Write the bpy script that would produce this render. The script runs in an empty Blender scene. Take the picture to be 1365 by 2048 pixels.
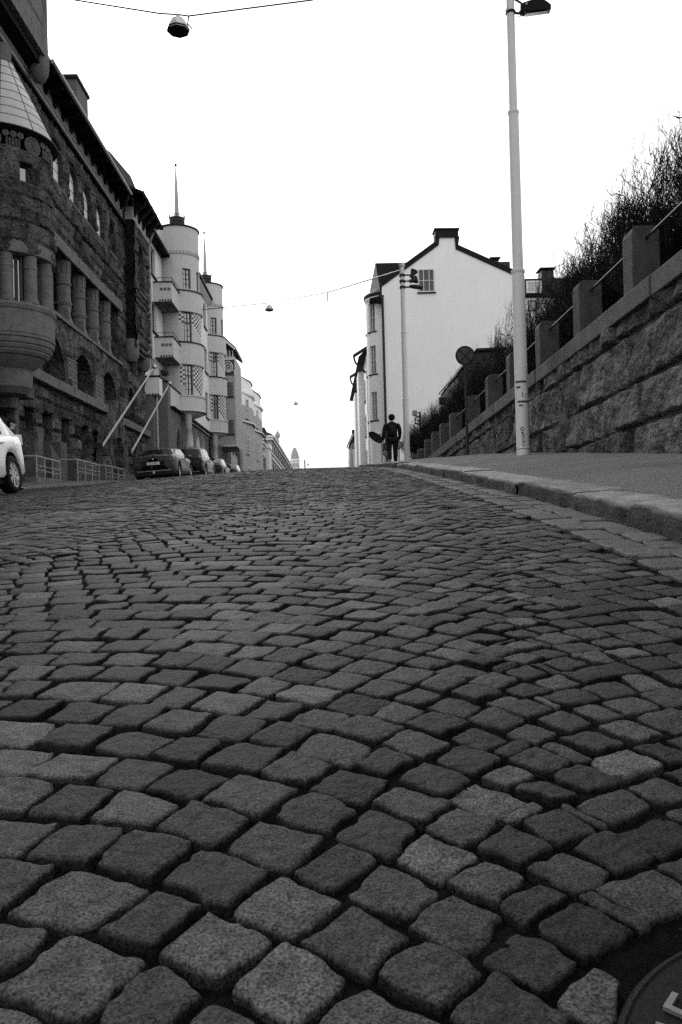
import bpy, bmesh, math, random
import numpy as np
from mathutils import Vector, Matrix
random.seed(7); RNG = np.random.default_rng(7)
scn = bpy.context.scene
R = math.radians

# ---------------------------------------------------------------- camera
FPX, CX, CY = 1600.0, 682.5, 1024.0
YAW, PITCH, ROLL = math.atan(32.9/FPX), math.atan(15.1/FPX), R(1.55)
fw = Vector((math.sin(YAW)*math.cos(PITCH), math.cos(YAW)*math.cos(PITCH), math.sin(PITCH)))
rt0 = Vector((math.cos(YAW), -math.sin(YAW), 0)); up0 = rt0.cross(fw)
RT = rt0*math.cos(ROLL) - up0*math.sin(ROLL)
UP = up0*math.cos(ROLL) + rt0*math.sin(ROLL)
cam_d = bpy.data.cameras.new('camera'); cam = bpy.data.objects.new('camera', cam_d)
scn.collection.objects.link(cam); scn.camera = cam
cam_d.sensor_fit = 'VERTICAL'; cam_d.sensor_height = 36.0; cam_d.lens = 36.0*FPX/2048.0
cam_d.clip_start = 0.05; cam_d.clip_end = 3000
cam.matrix_world = Matrix(((RT.x, UP.x, -fw.x, 0), (RT.y, UP.y, -fw.y, 0), (RT.z, UP.z, -fw.z, 0), (0, 0, 0, 1)))

# ---------------------------------------------------------------- sky, sun, exposure
world = bpy.data.worlds.new('World'); scn.world = world; world.use_nodes = True
wn = world.node_tree; wn.nodes.clear()
SUN_EL, SUN_AZ = R(34), R(-24)          # ahead of the camera, a little to the left, behind thin cloud
sky = wn.nodes.new('ShaderNodeTexSky'); sky.sky_type = 'NISHITA'; sky.sun_disc = False
sky.sun_elevation = SUN_EL; sky.sun_rotation = SUN_AZ; sky.dust_density = 6; sky.air_density = 2
bw = wn.nodes.new('ShaderNodeRGBToBW'); wn.links.new(sky.outputs[0], bw.inputs[0])
mul = wn.nodes.new('ShaderNodeMath'); mul.operation = 'MULTIPLY_ADD'; mul.inputs[1].default_value = 0.3
mul.inputs[2].default_value = 5.0       # even white cloud deck over the sky
wn.links.new(bw.outputs[0], mul.inputs[0])
bg = wn.nodes.new('ShaderNodeBackground'); bg.inputs['Strength'].default_value = 0.1
wn.links.new(mul.outputs[0], bg.inputs['Color'])
wo = wn.nodes.new('ShaderNodeOutputWorld'); wn.links.new(bg.outputs[0], wo.inputs['Surface'])
sun_d = bpy.data.lights.new('sun', 'SUN'); sun_d.energy = 1.5; sun_d.angle = R(24); sun_d.color = (1, 1, 1)
sun = bpy.data.objects.new('sun', sun_d); scn.collection.objects.link(sun)
sdir = Vector((math.sin(SUN_AZ)*math.cos(SUN_EL), math.cos(SUN_AZ)*math.cos(SUN_EL), math.sin(SUN_EL)))
sun.rotation_euler = sdir.to_track_quat('Z', 'Y').to_euler()
scn.view_settings.view_transform = 'Standard'; scn.view_settings.look = 'None'
scn.view_settings.gamma = 1.0; scn.view_settings.exposure = 1.1
scn.cycles.use_denoising = False; scn.cycles.use_adaptive_sampling = True; scn.cycles.adaptive_threshold = .016; scn.cycles.adaptive_min_samples = 12
scn.cycles.max_bounces = 5; scn.cycles.diffuse_bounces = 3; scn.cycles.glossy_bounces = 3
scn.render.film_transparent = False

# ---------------------------------------------------------------- pixel <-> world helpers (origin = camera)
def ray(x, y):
    return fw*FPX + RT*(x-CX) + UP*(CY-y)
def atX(x, y, X):
    d = ray(x, y); return d*(X/d.x)
def atY(x, y, Y):
    d = ray(x, y); return d*(Y/d.y)

# ---------------------------------------------------------------- noise
def _h(i, j, s):
    n = np.sin(i*127.1 + j*311.7 + s*74.7)*43758.5453
    return n - np.floor(n)
def vn(x, y, s=0):
    x = np.asarray(x, float); y = np.asarray(y, float)
    i = np.floor(x); j = np.floor(y); a = x-i; b = y-j
    a = a*a*(3-2*a); b = b*b*(3-2*b)
    return ((_h(i, j, s)*(1-a)+_h(i+1, j, s)*a)*(1-b) + (_h(i, j+1, s)*(1-a)+_h(i+1, j+1, s)*a)*b)*2-1
def fbm(x, y, s=0, o=3):
    t = 0; k = 1.0
    for q in range(o):
        t = t + vn(np.asarray(x)*2**q, np.asarray(y)*2**q, s+q*13)*k; k *= .5
    return t

# ---------------------------------------------------------------- materials
MATS = {}
def mat(name, base, rough=.8, metal=0.0, var=.25, scale=4.0, grain=0.0, gscale=120.0, bump=0.0, bscale=60.0,
        bdist=.02, tone=False, spec=.5, coat=0.0, streak=0.0, gain=1.0):
    m = bpy.data.materials.new(name); m.use_nodes = True
    nt = m.node_tree; N = nt.nodes; L = nt.links
    b = N['Principled BSDF']
    b.inputs['Roughness'].default_value = rough; b.inputs['Metallic'].default_value = metal
    b.inputs['Specular IOR Level'].default_value = spec; b.inputs['Coat Weight'].default_value = coat
    tc = N.new('ShaderNodeTexCoord')
    val = None
    def mathn(op, a, c):
        n = N.new('ShaderNodeMath'); n.operation = op
        for k, s in ((0, a), (1, c)):
            if isinstance(s, (int, float)): n.inputs[k].default_value = s
            else: L.new(s, n.inputs[k])
        return n.outputs[0]
    def noise(sc, det=4, vec=None):
        n = N.new('ShaderNodeTexNoise'); n.inputs['Scale'].default_value = sc; n.inputs['Detail'].default_value = det
        L.new(vec or tc.outputs['Object'], n.inputs['Vector']); return n.outputs['Fac']
    def stretch(x):
        if gain == 1.0: return x
        n = N.new('ShaderNodeMapRange'); n.inputs['From Min'].default_value = .5-.5/gain; n.inputs['From Max'].default_value = .5+.5/gain
        L.new(x, n.inputs['Value']); return n.outputs[0]
    n1 = stretch(noise(scale, 5))
    val = mathn('MULTIPLY', mathn('ADD', mathn('MULTIPLY', mathn('SUBTRACT', n1, .5), 2*var), 1.0), base)
    if streak:
        mp = N.new('ShaderNodeMapping'); mp.inputs['Scale'].default_value = (1, 1, .08)
        L.new(tc.outputs['Object'], mp.inputs['Vector'])
        s = noise(5, 4, mp.outputs[0])
        val = mathn('MULTIPLY', val, mathn('ADD', mathn('MULTIPLY', mathn('SUBTRACT', s, .5), 2*streak), 1.0))
    if grain:
        g = stretch(noise(gscale, 3))
        val = mathn('MULTIPLY', val, mathn('ADD', mathn('MULTIPLY', mathn('SUBTRACT', g, .5), 2*grain), 1.0))
    if tone:
        at = N.new('ShaderNodeAttribute'); at.attribute_name = 'tone'
        val = mathn('MULTIPLY', val, at.outputs['Fac'])
    val = mathn('MAXIMUM', val, 0.0)
    cb = N.new('ShaderNodeCombineColor')
    for k in range(3): L.new(val, cb.inputs[k])
    L.new(cb.outputs[0], b.inputs['Base Color'])
    if bump:
        bn = N.new('ShaderNodeBump'); bn.inputs['Strength'].default_value = bump; bn.inputs['Distance'].default_value = bdist
        L.new(noise(bscale, 6), bn.inputs['Height']); L.new(bn.outputs[0], b.inputs['Normal'])
    MATS[name] = m
    return m

M = {}
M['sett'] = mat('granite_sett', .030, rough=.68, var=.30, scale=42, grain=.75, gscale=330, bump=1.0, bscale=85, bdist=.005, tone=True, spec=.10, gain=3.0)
M['joint'] = mat('joint_sand', 0.003, rough=.95, var=.6, scale=60, grain=.6, gscale=300, bump=1, bscale=300, bdist=.006, spec=.06)
M['grit'] = mat('grit', 0.012, rough=.9, var=.5, scale=80, spec=.1)
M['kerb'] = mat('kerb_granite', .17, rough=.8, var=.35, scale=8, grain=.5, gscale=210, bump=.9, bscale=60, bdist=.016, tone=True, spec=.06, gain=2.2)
M['asphalt'] = mat('asphalt', .092, rough=.9, var=.16, scale=1.6, grain=.95, gscale=150, bump=.9, bscale=170, bdist=.006, spec=.06, gain=2.6)
M['ground'] = mat('ground_earth', 0.03, rough=.95, var=.4, scale=.8, grain=.5, gscale=30, spec=.12)
M['rock'] = mat('rock_faced_granite', .062, rough=.85, var=.50, scale=2.4, grain=.50, gscale=16, bump=1.0, bscale=7, bdist=.16, tone=True, spec=.06, gain=2.6)
M['wallrock'] = mat('split_wall_granite', .068, rough=.85, var=.42, scale=5.0, grain=.55, gscale=46, bump=1.0, bscale=13, bdist=.08, tone=True, spec=.06, gain=2.8)
M['dressed'] = mat('dressed_granite', .125, rough=.8, var=.22, scale=3, grain=.4, gscale=60, bump=.5, bscale=40, bdist=.02, streak=.2, spec=.06, gain=2.0)
M['dressed_d'] = mat('dirty_dressed_granite', .085, rough=.85, var=.3, scale=3, grain=.45, gscale=50, bump=.6, bscale=30, bdist=.03, streak=.3, spec=.06, gain=2.2)
M['coping'] = mat('coping_granite', .072, rough=.8, var=.25, scale=5, grain=.5, gscale=150, bump=.5, bscale=110, bdist=.006, spec=.06, gain=2.2)
M['pillar'] = mat('pillar_granite', .06, rough=.85, var=.25, scale=6, grain=.5, gscale=150, bump=.6, bscale=150, bdist=.006, spec=.06, gain=2.2)
M['frieze'] = mat('frieze_render', .28, rough=.9, var=.2, scale=2, grain=.3, gscale=40, streak=.25, spec=.12)
M['sheet'] = mat('sheet_metal_roof', .42, rough=.6, var=.15, scale=1.5, grain=.2, gscale=40, streak=.15, spec=.12)
M['darkroof'] = mat('dark_roof_metal', .018, rough=.7, var=.3, scale=2, streak=.3, spec=.12)
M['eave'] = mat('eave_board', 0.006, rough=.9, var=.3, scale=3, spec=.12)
M['seam'] = mat('roof_seam', .05, rough=.8, spec=.12)
M['render'] = mat('pale_render', .50, rough=.92, var=.12, scale=1.2, grain=.3, gscale=25, bump=.3, bscale=30, bdist=.01, streak=.12, spec=.12)
M['render2'] = mat('smooth_pale_render', .68, rough=.92, var=.1, scale=1.5, grain=.15, gscale=25, streak=.12, spec=.12)
M['greyrender'] = mat('grey_render', .12, rough=.92, var=.2, scale=1.5, grain=.4, gscale=25, bump=.3, bscale=30, bdist=.01, streak=.15, spec=.12)
M['midrender'] = mat('mid_render', .37, rough=.92, var=.12, scale=1.2, grain=.3, gscale=20, streak=.15, spec=.12)
M['gable'] = mat('gable_render', .82, rough=.95, var=.07, scale=.5, grain=.10, gscale=12, streak=.07, spec=.12)
M['white'] = mat('white_render', .78, rough=.9, var=.05, scale=.8, streak=.06, spec=.12)
M['trimdark'] = mat('dark_trim', 0.012, rough=.7, var=.2, spec=.12)
M['frame_d'] = mat('dark_window_frame', .045, rough=.6)
M['frame_l'] = mat('white_window_frame', .55, rough=.6)
M['glass'] = mat('window_glass', .012, rough=.06, var=.3, scale=.8, spec=.9); M['glass'].node_tree.nodes['Principled BSDF'].inputs['IOR'].default_value = 2.1
M['glass_d'] = mat('dull_window_glass', .010, rough=.25, var=.3, spec=.25)
M['blindw'] = mat('white_blind', .62, rough=.6, var=.05, spec=.3)  # pale sheet colour painting the sky's reflection in a pane
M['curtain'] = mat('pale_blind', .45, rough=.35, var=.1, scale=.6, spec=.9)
M['tile'] = mat('dark_tile', .02, rough=.4)
M['tilel'] = mat('light_tile', .62, rough=.4)
M['galv'] = mat('galvanised_steel', 0.28, rough=.55, metal=.0, var=.12, scale=3, grain=.15, gscale=80, streak=.15)
M['polepaint'] = mat('grey_pole_paint', .52, rough=.55, var=.06, scale=9, grain=.22, gscale=120, spec=.2)
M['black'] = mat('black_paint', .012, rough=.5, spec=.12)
M['iron'] = mat('dark_iron', .03, rough=.5, var=.3, scale=8, spec=.12)
M['steel'] = mat('bright_steel', .45, rough=.35, metal=.8)
M['castiron'] = mat('cast_iron', 0.007, rough=.7, var=.4, scale=30, grain=.4, gscale=300, bump=.4, bscale=200, bdist=.003, spec=.1)
M['worn'] = mat('worn_letter', 0.1, rough=.6, var=.4, scale=60, grain=.5, gscale=400)
M['bark'] = mat('bark', 0.012, rough=.95, var=.4, scale=20, spec=.12)
M['leaf'] = mat('evergreen_leaf', .035, rough=.8, var=.4, scale=3, spec=.12)
M['paint_d'] = mat('dark_car_paint', .030, rough=.38, var=.02, spec=.35, coat=.15)
M['paint_b'] = mat('black_car_paint', .006, rough=.32, var=.02, spec=.25, coat=.1)
M['paint_w'] = mat('white_car_paint', .78, rough=.3, var=.02, spec=.6, coat=.6)
M['carglass'] = mat('car_glass', .006, rough=.12, spec=.22)
M['plastic'] = mat('black_plastic', .012, rough=.6, spec=.12)
M['rubber'] = mat('rubber', .010, rough=.85, spec=.12)
M['alloy'] = mat('alloy', .55, rough=.3, metal=.7)
M['lamp_red'] = mat('tail_lamp_lens', .03, rough=.15, spec=.8)
M['lamp_pale'] = mat('pale_lamp_lens', .5, rough=.15, spec=.8)
M['plate'] = mat('number_plate', .65, rough=.4)
M['cloth_d'] = mat('dark_jacket', .010, rough=.9, var=.3, scale=20, spec=.12)
M['cloth_t'] = mat('dark_trousers', .013, rough=.9, var=.3, scale=20, spec=.12)
M['skin'] = mat('skin', .30, rough=.6, var=.1)
M['hair'] = mat('dark_hair', .01, rough=.7, spec=.12)
M['sign_d'] = mat('sign_blue_field', .045, rough=.5, spec=.12)
M['sign_r'] = mat('sign_red_ring', .012, rough=.5, spec=.12)
M['sign_back'] = mat('sign_back_grey', .16, rough=.5)
M['dome'] = mat('dome_copper', 0.4, rough=.8, var=.12, scale=1, streak=.1, spec=.12)
M['lampshade'] = mat('weathered_shade', .48, rough=.6, var=.35, scale=9, grain=.5, gscale=30)

# ---------------------------------------------------------------- mesh helpers
def linkobj(o): scn.collection.objects.link(o); return o
def wloc(o):
    v = Vector((0, 0, 0))
    while o is not None: v = v + o.location; o = o.parent
    return v
def tag(o, label=None, cat=None, group=None, kind=None):
    if label: o['label'] = label
    if cat: o['category'] = cat
    if group: o['group'] = group
    if kind: o['kind'] = kind
    return o
def thing(name, label, cat, loc=(0, 0, 0), group=None):
    o = linkobj(bpy.data.objects.new(name, None)); o.location = loc; o.empty_display_size = .3
    return tag(o, label, cat, group)
def mesh_np(name, V, F, m, parent=None, smooth=False, tone=None):
    """V (n,3), F (k,4) or list"""
    V = np.asarray(V, dtype=np.float32)
    off = np.array(wloc(parent)) if parent is not None else np.zeros(3)
    me = bpy.data.meshes.new(name)
    if isinstance(F, np.ndarray):
        k, c = F.shape
        me.vertices.add(len(V)); me.vertices.foreach_set('co', (V-off).astype(np.float32).ravel())
        me.loops.add(k*c); me.loops.foreach_set('vertex_index', F.astype(np.int32).ravel())
        me.polygons.add(k); me.polygons.foreach_set('loop_start', (np.arange(k)*c).astype(np.int32))
        me.update(calc_edges=True)
    else:
        me.from_pydata([tuple(p) for p in (V-off)], [], F)
    if tone is not None:
        a = me.attributes.new('tone', 'FLOAT', 'POINT'); a.data.foreach_set('value', np.asarray(tone, np.float32))
    if smooth: me.polygons.foreach_set('use_smooth', np.ones(len(me.polygons), bool))
    me.materials.append(m); me.validate(); me.update()
    o = linkobj(bpy.data.objects.new(name, me))
    if parent is not None: o.parent = parent
    return o
class MB:
    def __init__(s): s.v = []; s.f = []; s.t = []; s.tt = 1.0
    def add(s, vs, fs):
        b = len(s.v); s.v += [tuple(p) for p in vs]; s.t += [s.tt]*len(vs)
        s.f += [tuple(b+i for i in f) for f in fs]
    def hexa(s, c):   # 8 corners: 0-3 bottom loop, 4-7 top loop
        s.add(c, [(0, 3, 2, 1), (4, 5, 6, 7), (0, 1, 5, 4), (1, 2, 6, 5), (2, 3, 7, 6), (3, 0, 4, 7)])
    def box(s, x0, x1, y0, y1, z0, z1):
        s.hexa([(x0, y0, z0), (x1, y0, z0), (x1, y1, z0), (x0, y1, z0), (x0, y0, z1), (x1, y0, z1), (x1, y1, z1), (x0, y1, z1)])
    def bar(s, a, b, w, h=None):   # rectangular bar from a to b
        a = Vector(a); b = Vector(b); h = h or w; d = (b-a).normalized()
        u = d.cross(Vector((0, 0, 1)));
        if u.length < 1e-4: u = Vector((1, 0, 0))
        u.normalize(); n = u.cross(d)
        c = []
        for p in (a, b):
            c += [p-u*w/2-n*h/2, p+u*w/2-n*h/2, p+u*w/2+n*h/2, p-u*w/2+n*h/2]
        s.hexa(c)
    def tube(s, pts, rad, n=8, cap=True):
        pts = [Vector(p) for p in pts]; k = len(pts)
        if not hasattr(rad, '__len__'): rad = [rad]*k
        vs = []; fs = []; prev = None
        for i, p in enumerate(pts):
            d = (pts[min(i+1, k-1)]-pts[max(i-1, 0)])
            if d.length < 1e-9: d = Vector((0, 0, 1))
            d.normalize()
            u = prev - d*prev.dot(d) if prev is not None else d.cross(Vector((0, 0, 1)) if abs(d.z) < .95 else Vector((1, 0, 0)))
            if u.length < 1e-6: u = d.cross(Vector((1, 0, 0)))
            u.normalize(); w = d.cross(u); prev = u
            for j in range(n):
                a = 2*math.pi*j/n; vs.append(p + (u*math.cos(a)+w*math.sin(a))*rad[i])
        for i in range(k-1):
            for j in range(n):
                fs.append((i*n+j, i*n+(j+1) % n, (i+1)*n+(j+1) % n, (i+1)*n+j))
        if cap: fs.append(tuple(range(n))[::-1]); fs.append(tuple((k-1)*n+j for j in range(n)))
        s.add(vs, fs)
    def lathe(s, prof, c, n=24, axis='z', a0=0, a1=2*math.pi, cap=False):
        full = abs(a1-a0-2*math.pi) < 1e-6; vs = []; fs = []; m = n if full else n+1
        for (r, h) in prof:
            for j in range(m):
                a = a0+(a1-a0)*j/n; x, y = r*math.cos(a), r*math.sin(a)
                p = (x, y, h) if axis == 'z' else ((x, h, y) if axis == 'y' else (h, x, y))
                vs.append((c[0]+p[0], c[1]+p[1], c[2]+p[2]))
        for i in range(len(prof)-1):
            for j in range(n):
                fs.append((i*m+j, i*m+(j+1) % m, (i+1)*m+(j+1) % m, (i+1)*m+j))
        if cap: fs.append(tuple(range(m))[::-1]); fs.append(tuple((len(prof)-1)*m+j for j in range(m)))
        s.add(vs, fs)
    def prism(s, poly, f0, f1):
        """poly list of 2d, f0/f1 map 2d->3d for the two ends"""
        n = len(poly)
        s.add([f0(*p) for p in poly]+[f1(*p) for p in poly],
              [tuple(range(n))[::-1], tuple(range(n, 2*n))]+[(i, (i+1) % n, n+(i+1) % n, n+i) for i in range(n)])
    def sphere(s, c, r, n=10, sz=1.0):
        s.lathe([(max(r*math.sin(math.pi*i/n), 1e-4), -r*sz*math.cos(math.pi*i/n)) for i in range(n+1)], c, n+2)
    def build(s, name, m, parent=None, smooth=False, tone=False, bevel=0):
        o = mesh_np(name, np.array(s.v), s.f, m, parent, smooth, s.t if tone else None)
        bm = bmesh.new(); bm.from_mesh(o.data); bmesh.ops.recalc_face_normals(bm, faces=bm.faces)
        if bevel: bmesh.ops.bevel(bm, geom=[e for e in bm.edges if len(e.link_faces) == 2 and e.calc_face_angle(0) > .6], offset=bevel, segments=2, affect='EDGES', profile=.5)
        bm.to_mesh(o.data); bm.free()
        if smooth: smooth_by_angle(o, 50)
        return o
def smooth_by_angle(o, ang=40):
    me = o.data; bm = bmesh.new(); bm.from_mesh(me)
    for f in bm.faces: f.smooth = True
    for e in bm.edges:
        e.smooth = not (len(e.link_faces) != 2 or e.calc_face_angle(0) > R(ang))
    bm.to_mesh(me); bm.free(); return o

# surfaces: map (u, v, d) -> 3d, arrays allowed
def plane(O, U, N):
    O = np.array(O, float); U = np.array(U, float); N = np.array(N, float)
    return lambda u, v, d: O + np.multiply.outer(u, U) + np.multiply.outer(v, [0, 0, 1.]) + np.multiply.outer(d, N)
def cyl(cx, cy, r):   # u = angle in radians from -Y towards +X
    def f(u, v, d):
        u = np.asarray(u, float); v = np.asarray(v, float); d = np.asarray(d, float)
        rr = r+d
        return np.stack([cx+rr*np.sin(u), cy-rr*np.cos(u), v+0*u], -1)
    return f
def pbox(mb, P, u0, u1, v0, v1, d0, d1, n=1):
    us = np.linspace(u0, u1, n+1)
    for i in range(n):
        a, b = us[i], us[i+1]
        mb.hexa([P(a, v0, d0), P(b, v0, d0), P(b, v0, d1), P(a, v0, d1), P(a, v1, d0), P(b, v1, d0), P(b, v1, d1), P(a, v1, d1)])
def archpts(u0, u1, v1, h, n=10, pointed=False):
    """from (u0, v1-h) over the top to (u1, v1-h)"""
    c = (u0+u1)/2; w = (u1-u0)/2; out = []
    for i in range(n+1):
        t = i/n
        if pointed:
            x = -1+2*t; y = (1-abs(x)**1.7)**.75
        else:
            a = math.pi*(1-t); x = math.cos(a); y = math.sin(a)
        out.append((c+w*x, v1-h+h*y))
    return out
def wall(mb, P, u0, u1, v0, v1, ops=(), su=3.0, sv=3.0, relief=None, depth=.3):
    """sheet wall with openings (u0,u1,v0,v1,arch,pointed); reveals go in by depth"""
    ops = [tuple(o)+(0, False)[len(o)-4:] if len(o) < 6 else tuple(o) for o in ops]
    def lines(a, b, s, ext):
        base = list(np.linspace(a, b, max(1, int(round((b-a)/s)))+1))
        ext = [e for e in ext if a < e < b]
        base = [x for x in base if all(abs(x-e) > s*.3 for e in ext)] if True else base
        if a not in base: base.append(a)
        if b not in base: base.append(b)
        return np.array(sorted(set([round(x, 5) for x in base+ext])))
    us = lines(u0, u1, su, [o[0] for o in ops]+[o[1] for o in ops])
    vs = lines(v0, v1, sv, [o[2] for o in ops]+[o[3] for o in ops])
    UU, VV = np.meshgrid(us, vs, indexing='ij')
    D = np.zeros_like(UU); T = np.ones_like(UU)
    if relief is not None: D, T = relief(UU, VV)
    for o in ops:
        e = 2e-3
        ins = (UU >= o[0]-e) & (UU <= o[1]+e) & (VV >= o[2]-e) & (VV <= o[3]+e)
        D = np.where(ins, 0, D)
    Pt = P(UU, VV, D); nu, nv = UU.shape
    uc = (us[1:]+us[:-1])/2; vc = (vs[1:]+vs[:-1])/2
    UC, VC = np.meshgrid(uc, vc, indexing='ij'); keep = np.ones_like(UC, bool)
    for o in ops: keep &= ~((UC > o[0]) & (UC < o[1]) & (VC > o[2]) & (VC < o[3]))
    b = len(mb.v); mb.v += [tuple(p) for p in Pt.reshape(-1, 3)]; mb.t += list(T.ravel())
    for i, j in zip(*np.nonzero(keep)):
        mb.f.append((b+i*nv+j, b+(i+1)*nv+j, b+(i+1)*nv+j+1, b+i*nv+j+1))
    for (a, c, d, e, h, pt) in ops:
        out = [(a, d), (a, e-h)] + (archpts(a, c, e, h, 12, pt)[1:-1] if h else []) + [(c, e-h), (c, d)] if h else [(a, d), (a, e), (c, e), (c, d)]
        m = len(out)
        vsx = [P(p[0], p[1], 0.0) for p in out] + [P(p[0], p[1], -depth) for p in out]
        mb.add(vsx, [(i, (i+1) % m, m+(i+1) % m, m+i) for i in range(m)])
        if h:
            ap = archpts(a, c, e, h, 12, pt); k = len(ap)//2
            L_ = [P(p[0], p[1], 0.0) for p in ap[:k+1]]+[P(ap[k][0], e, 0.0)]*0
            for seg, cor in ((ap[:k+1], (a, e)), (ap[k:], (c, e))):
                for q in range(len(seg)-1):
                    mb.add([P(seg[q][0], seg[q][1], 0.0), P(seg[q+1][0], seg[q+1][1], 0.0), P(cor[0], cor[1], 0.0)], [(0, 1, 2)])
def window(parent, P, u0, u1, v0, v1, dep=.25, nx=2, ny=3, fm='frame_d', gm='glass', fw_=.06, transom=None, sill=None, name='window', blind=0, ft=.05):
    f = MB(); b = fw_
    pbox(f, P, u0, u0+b, v0, v1, -dep-ft, -dep+ft); pbox(f, P, u1-b, u1, v0, v1, -dep-ft, -dep+ft)
    pbox(f, P, u0+b, u1-b, v0, v0+b, -dep-ft, -dep+ft); pbox(f, P, u0+b, u1-b, v1-b, v1, -dep-ft, -dep+ft)
    for i in range(1, nx):
        u = u0+(u1-u0)*i/nx; pbox(f, P, u-b*.3, u+b*.3, v0+b, v1-b, -dep-ft*.5, -dep+ft*.8)
    for j in range(1, ny):
        v = v0+(v1-v0)*j/ny; pbox(f, P, u0+b, u1-b, v-b*.25, v+b*.25, -dep-ft*.4, -dep+ft*.6)
    if transom: pbox(f, P, u0+b, u1-b, transom-b*.7, transom+b*.7, -dep-ft, -dep+ft*1.2)
    fo = f.build(name, M[fm], parent)
    g = MB(); pbox(g, P, u0+b*.5, u1-b*.5, v0+b*.5, v1-b*.5, -dep-.02, -dep-.005)
    g.build('pane', M[gm], fo)
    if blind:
        g = MB(); pbox(g, P, u0+b, u1-b, v0+b, v0+(v1-v0)*blind, -dep-.004, -dep+.004); g.build('blind', M['blindw' if blind >= .9 else 'curtain'], fo)  # a full-height sheet paints sky reflection; a partial one is a blind
    if sill:
        g = MB(); pbox(g, P, u0-.08, u1+.08, v0-.09, v0, -dep, .10); g.build('sill', M[sill], fo)
    return fo
def text_mesh(name, body, size, m, parent, mtx, depth=.004):
    cu = bpy.data.curves.new(name, 'FONT'); cu.body = body; cu.size = size; cu.extrude = depth; cu.align_x = 'CENTER'; cu.align_y = 'CENTER'
    to = bpy.data.objects.new(name+'_c', cu); linkobj(to)
    dg = bpy.context.evaluated_depsgraph_get(); me = bpy.data.meshes.new_from_object(to.evaluated_get(dg))
    bpy.data.objects.remove(to); me.transform(mtx); me.name = name
    off = wloc(parent) if parent else Vector((0, 0, 0)); me.transform(Matrix.Translation(-off))
    me.materials.clear(); me.materials.append(m)
    o = linkobj(bpy.data.objects.new(name, me)); o.parent = parent; return o
def ashlar(seed, u0, u1, v0, v1, hmin, hmax, lmin, lmax, amp=.05, rough=.03, joint=.03, jw=.02, slope=0.0, tvar=.35):
    rg = np.random.default_rng(seed); cs = [v0-1]
    while cs[-1] < v1+1: cs.append(cs[-1]+rg.uniform(hmin, hmax))
    cs = np.array(cs); rows = []
    for i in range(len(cs)):
        b = [u0-lmax*rg.uniform(1, 2)]
        while b[-1] < u1+lmax: b.append(b[-1]+rg.uniform(lmin, lmax))
        rows.append(np.array(b))
    def f(U, V):
        V2 = V - slope*U
        ci = np.clip(np.searchsorted(cs, V2)-1, 0, len(cs)-2)
        D = np.zeros_like(U); T = np.ones_like(U)
        for c in np.unique(ci):
            mk = ci == c; b = rows[c]; uu = U[mk]; bi = np.clip(np.searchsorted(b, uu)-1, 0, len(b)-2)
            du = np.minimum(uu-b[bi], b[bi+1]-uu); dv = np.minimum(V2[mk]-cs[c], cs[c+1]-V2[mk])
            e = np.minimum(du, dv); r1 = _h(bi, c, seed+.5); r2 = _h(bi, c, seed+3.3); r3 = _h(bi, c, seed+7.7)-.5; r4 = _h(bi, c, seed+9.1)-.5
            d = amp*r1 + rough*(1+fbm(uu*3+bi*7.1, V[mk]*3+c*3.7, seed, 4)) + (r3*(uu-b[bi]) + r4*dv)*amp*.8
            k = np.clip(e/jw, 0, 1)
            D[mk] = d*k - joint*(1-k); T[mk] = (1-tvar+2*tvar*r2)*(.18+.82*k**.5)
        return D, T
    return f
# ================================================================ the ground
_ry = np.array([-60, -20, -5, 0, 2.8, 3.8, 6.43, 10.7, 15, 18, 24, 30, 40, 55, 80, 150, 400, 1500.])
_rz = np.array([-3.5, -2.2, -.93, -.43, -.108, 0.005, .25, .62, .955, 1.15, 1.56, 1.88, 2.30, 2.62, 2.75, 2.5, 1.0, -6.])
def road_R(Y):
    """monotone cubic through the surveyed kerb line"""
    Y = np.asarray(Y, float); x, y = _ry, _rz; h = np.diff(x); s = np.diff(y)/h
    d = np.zeros(len(x)); d[0] = s[0]; d[-1] = s[-1]
    for i in range(1, len(x)-1):
        d[i] = 0 if s[i-1]*s[i] <= 0 else (h[i-1]+h[i])/(h[i-1]/s[i-1]+h[i]/s[i])
    i = np.clip(np.searchsorted(x, Y)-1, 0, len(x)-2); t = np.clip((Y-x[i])/h[i], 0, 1)
    return (y[i]*(1+2*t)*(1-t)**2 + h[i]*d[i]*t*(1-t)**2 + y[i+1]*t*t*(3-2*t) - h[i]*d[i+1]*t*t*(1-t))
KX, KW, KH, WX, LX = 1.25, .28, .085, 3.0, -7.9      # right kerb, its width and height, retaining wall, left kerb
def ground_z(X, Y):
    X = np.asarray(X, float); Y = np.asarray(Y, float)
    c = np.interp(Y, [0, 12, 15, 25, 33, 45, 60], [.38, .38, .34, .24, .19, .11, .05])
    t = np.clip((-1-X)/5.0, 0, 1.35)
    z = road_R(Y) - c*t**1.4
    z = z + .010*vn(X*.9, Y*.5, 3)*np.clip((KX-X)*2, 0, 1)*np.clip((X-LX)*2, 0, 1)
    return z
def pave_z(X, Y):
    return road_R(Y) + KH + np.clip(np.asarray(X, float)-KX-.1, 0, 2.2)*.072
def gz(X, Y): return float(ground_z(X, Y))
def pz(X, Y): return float(pave_z(X, Y))

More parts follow.
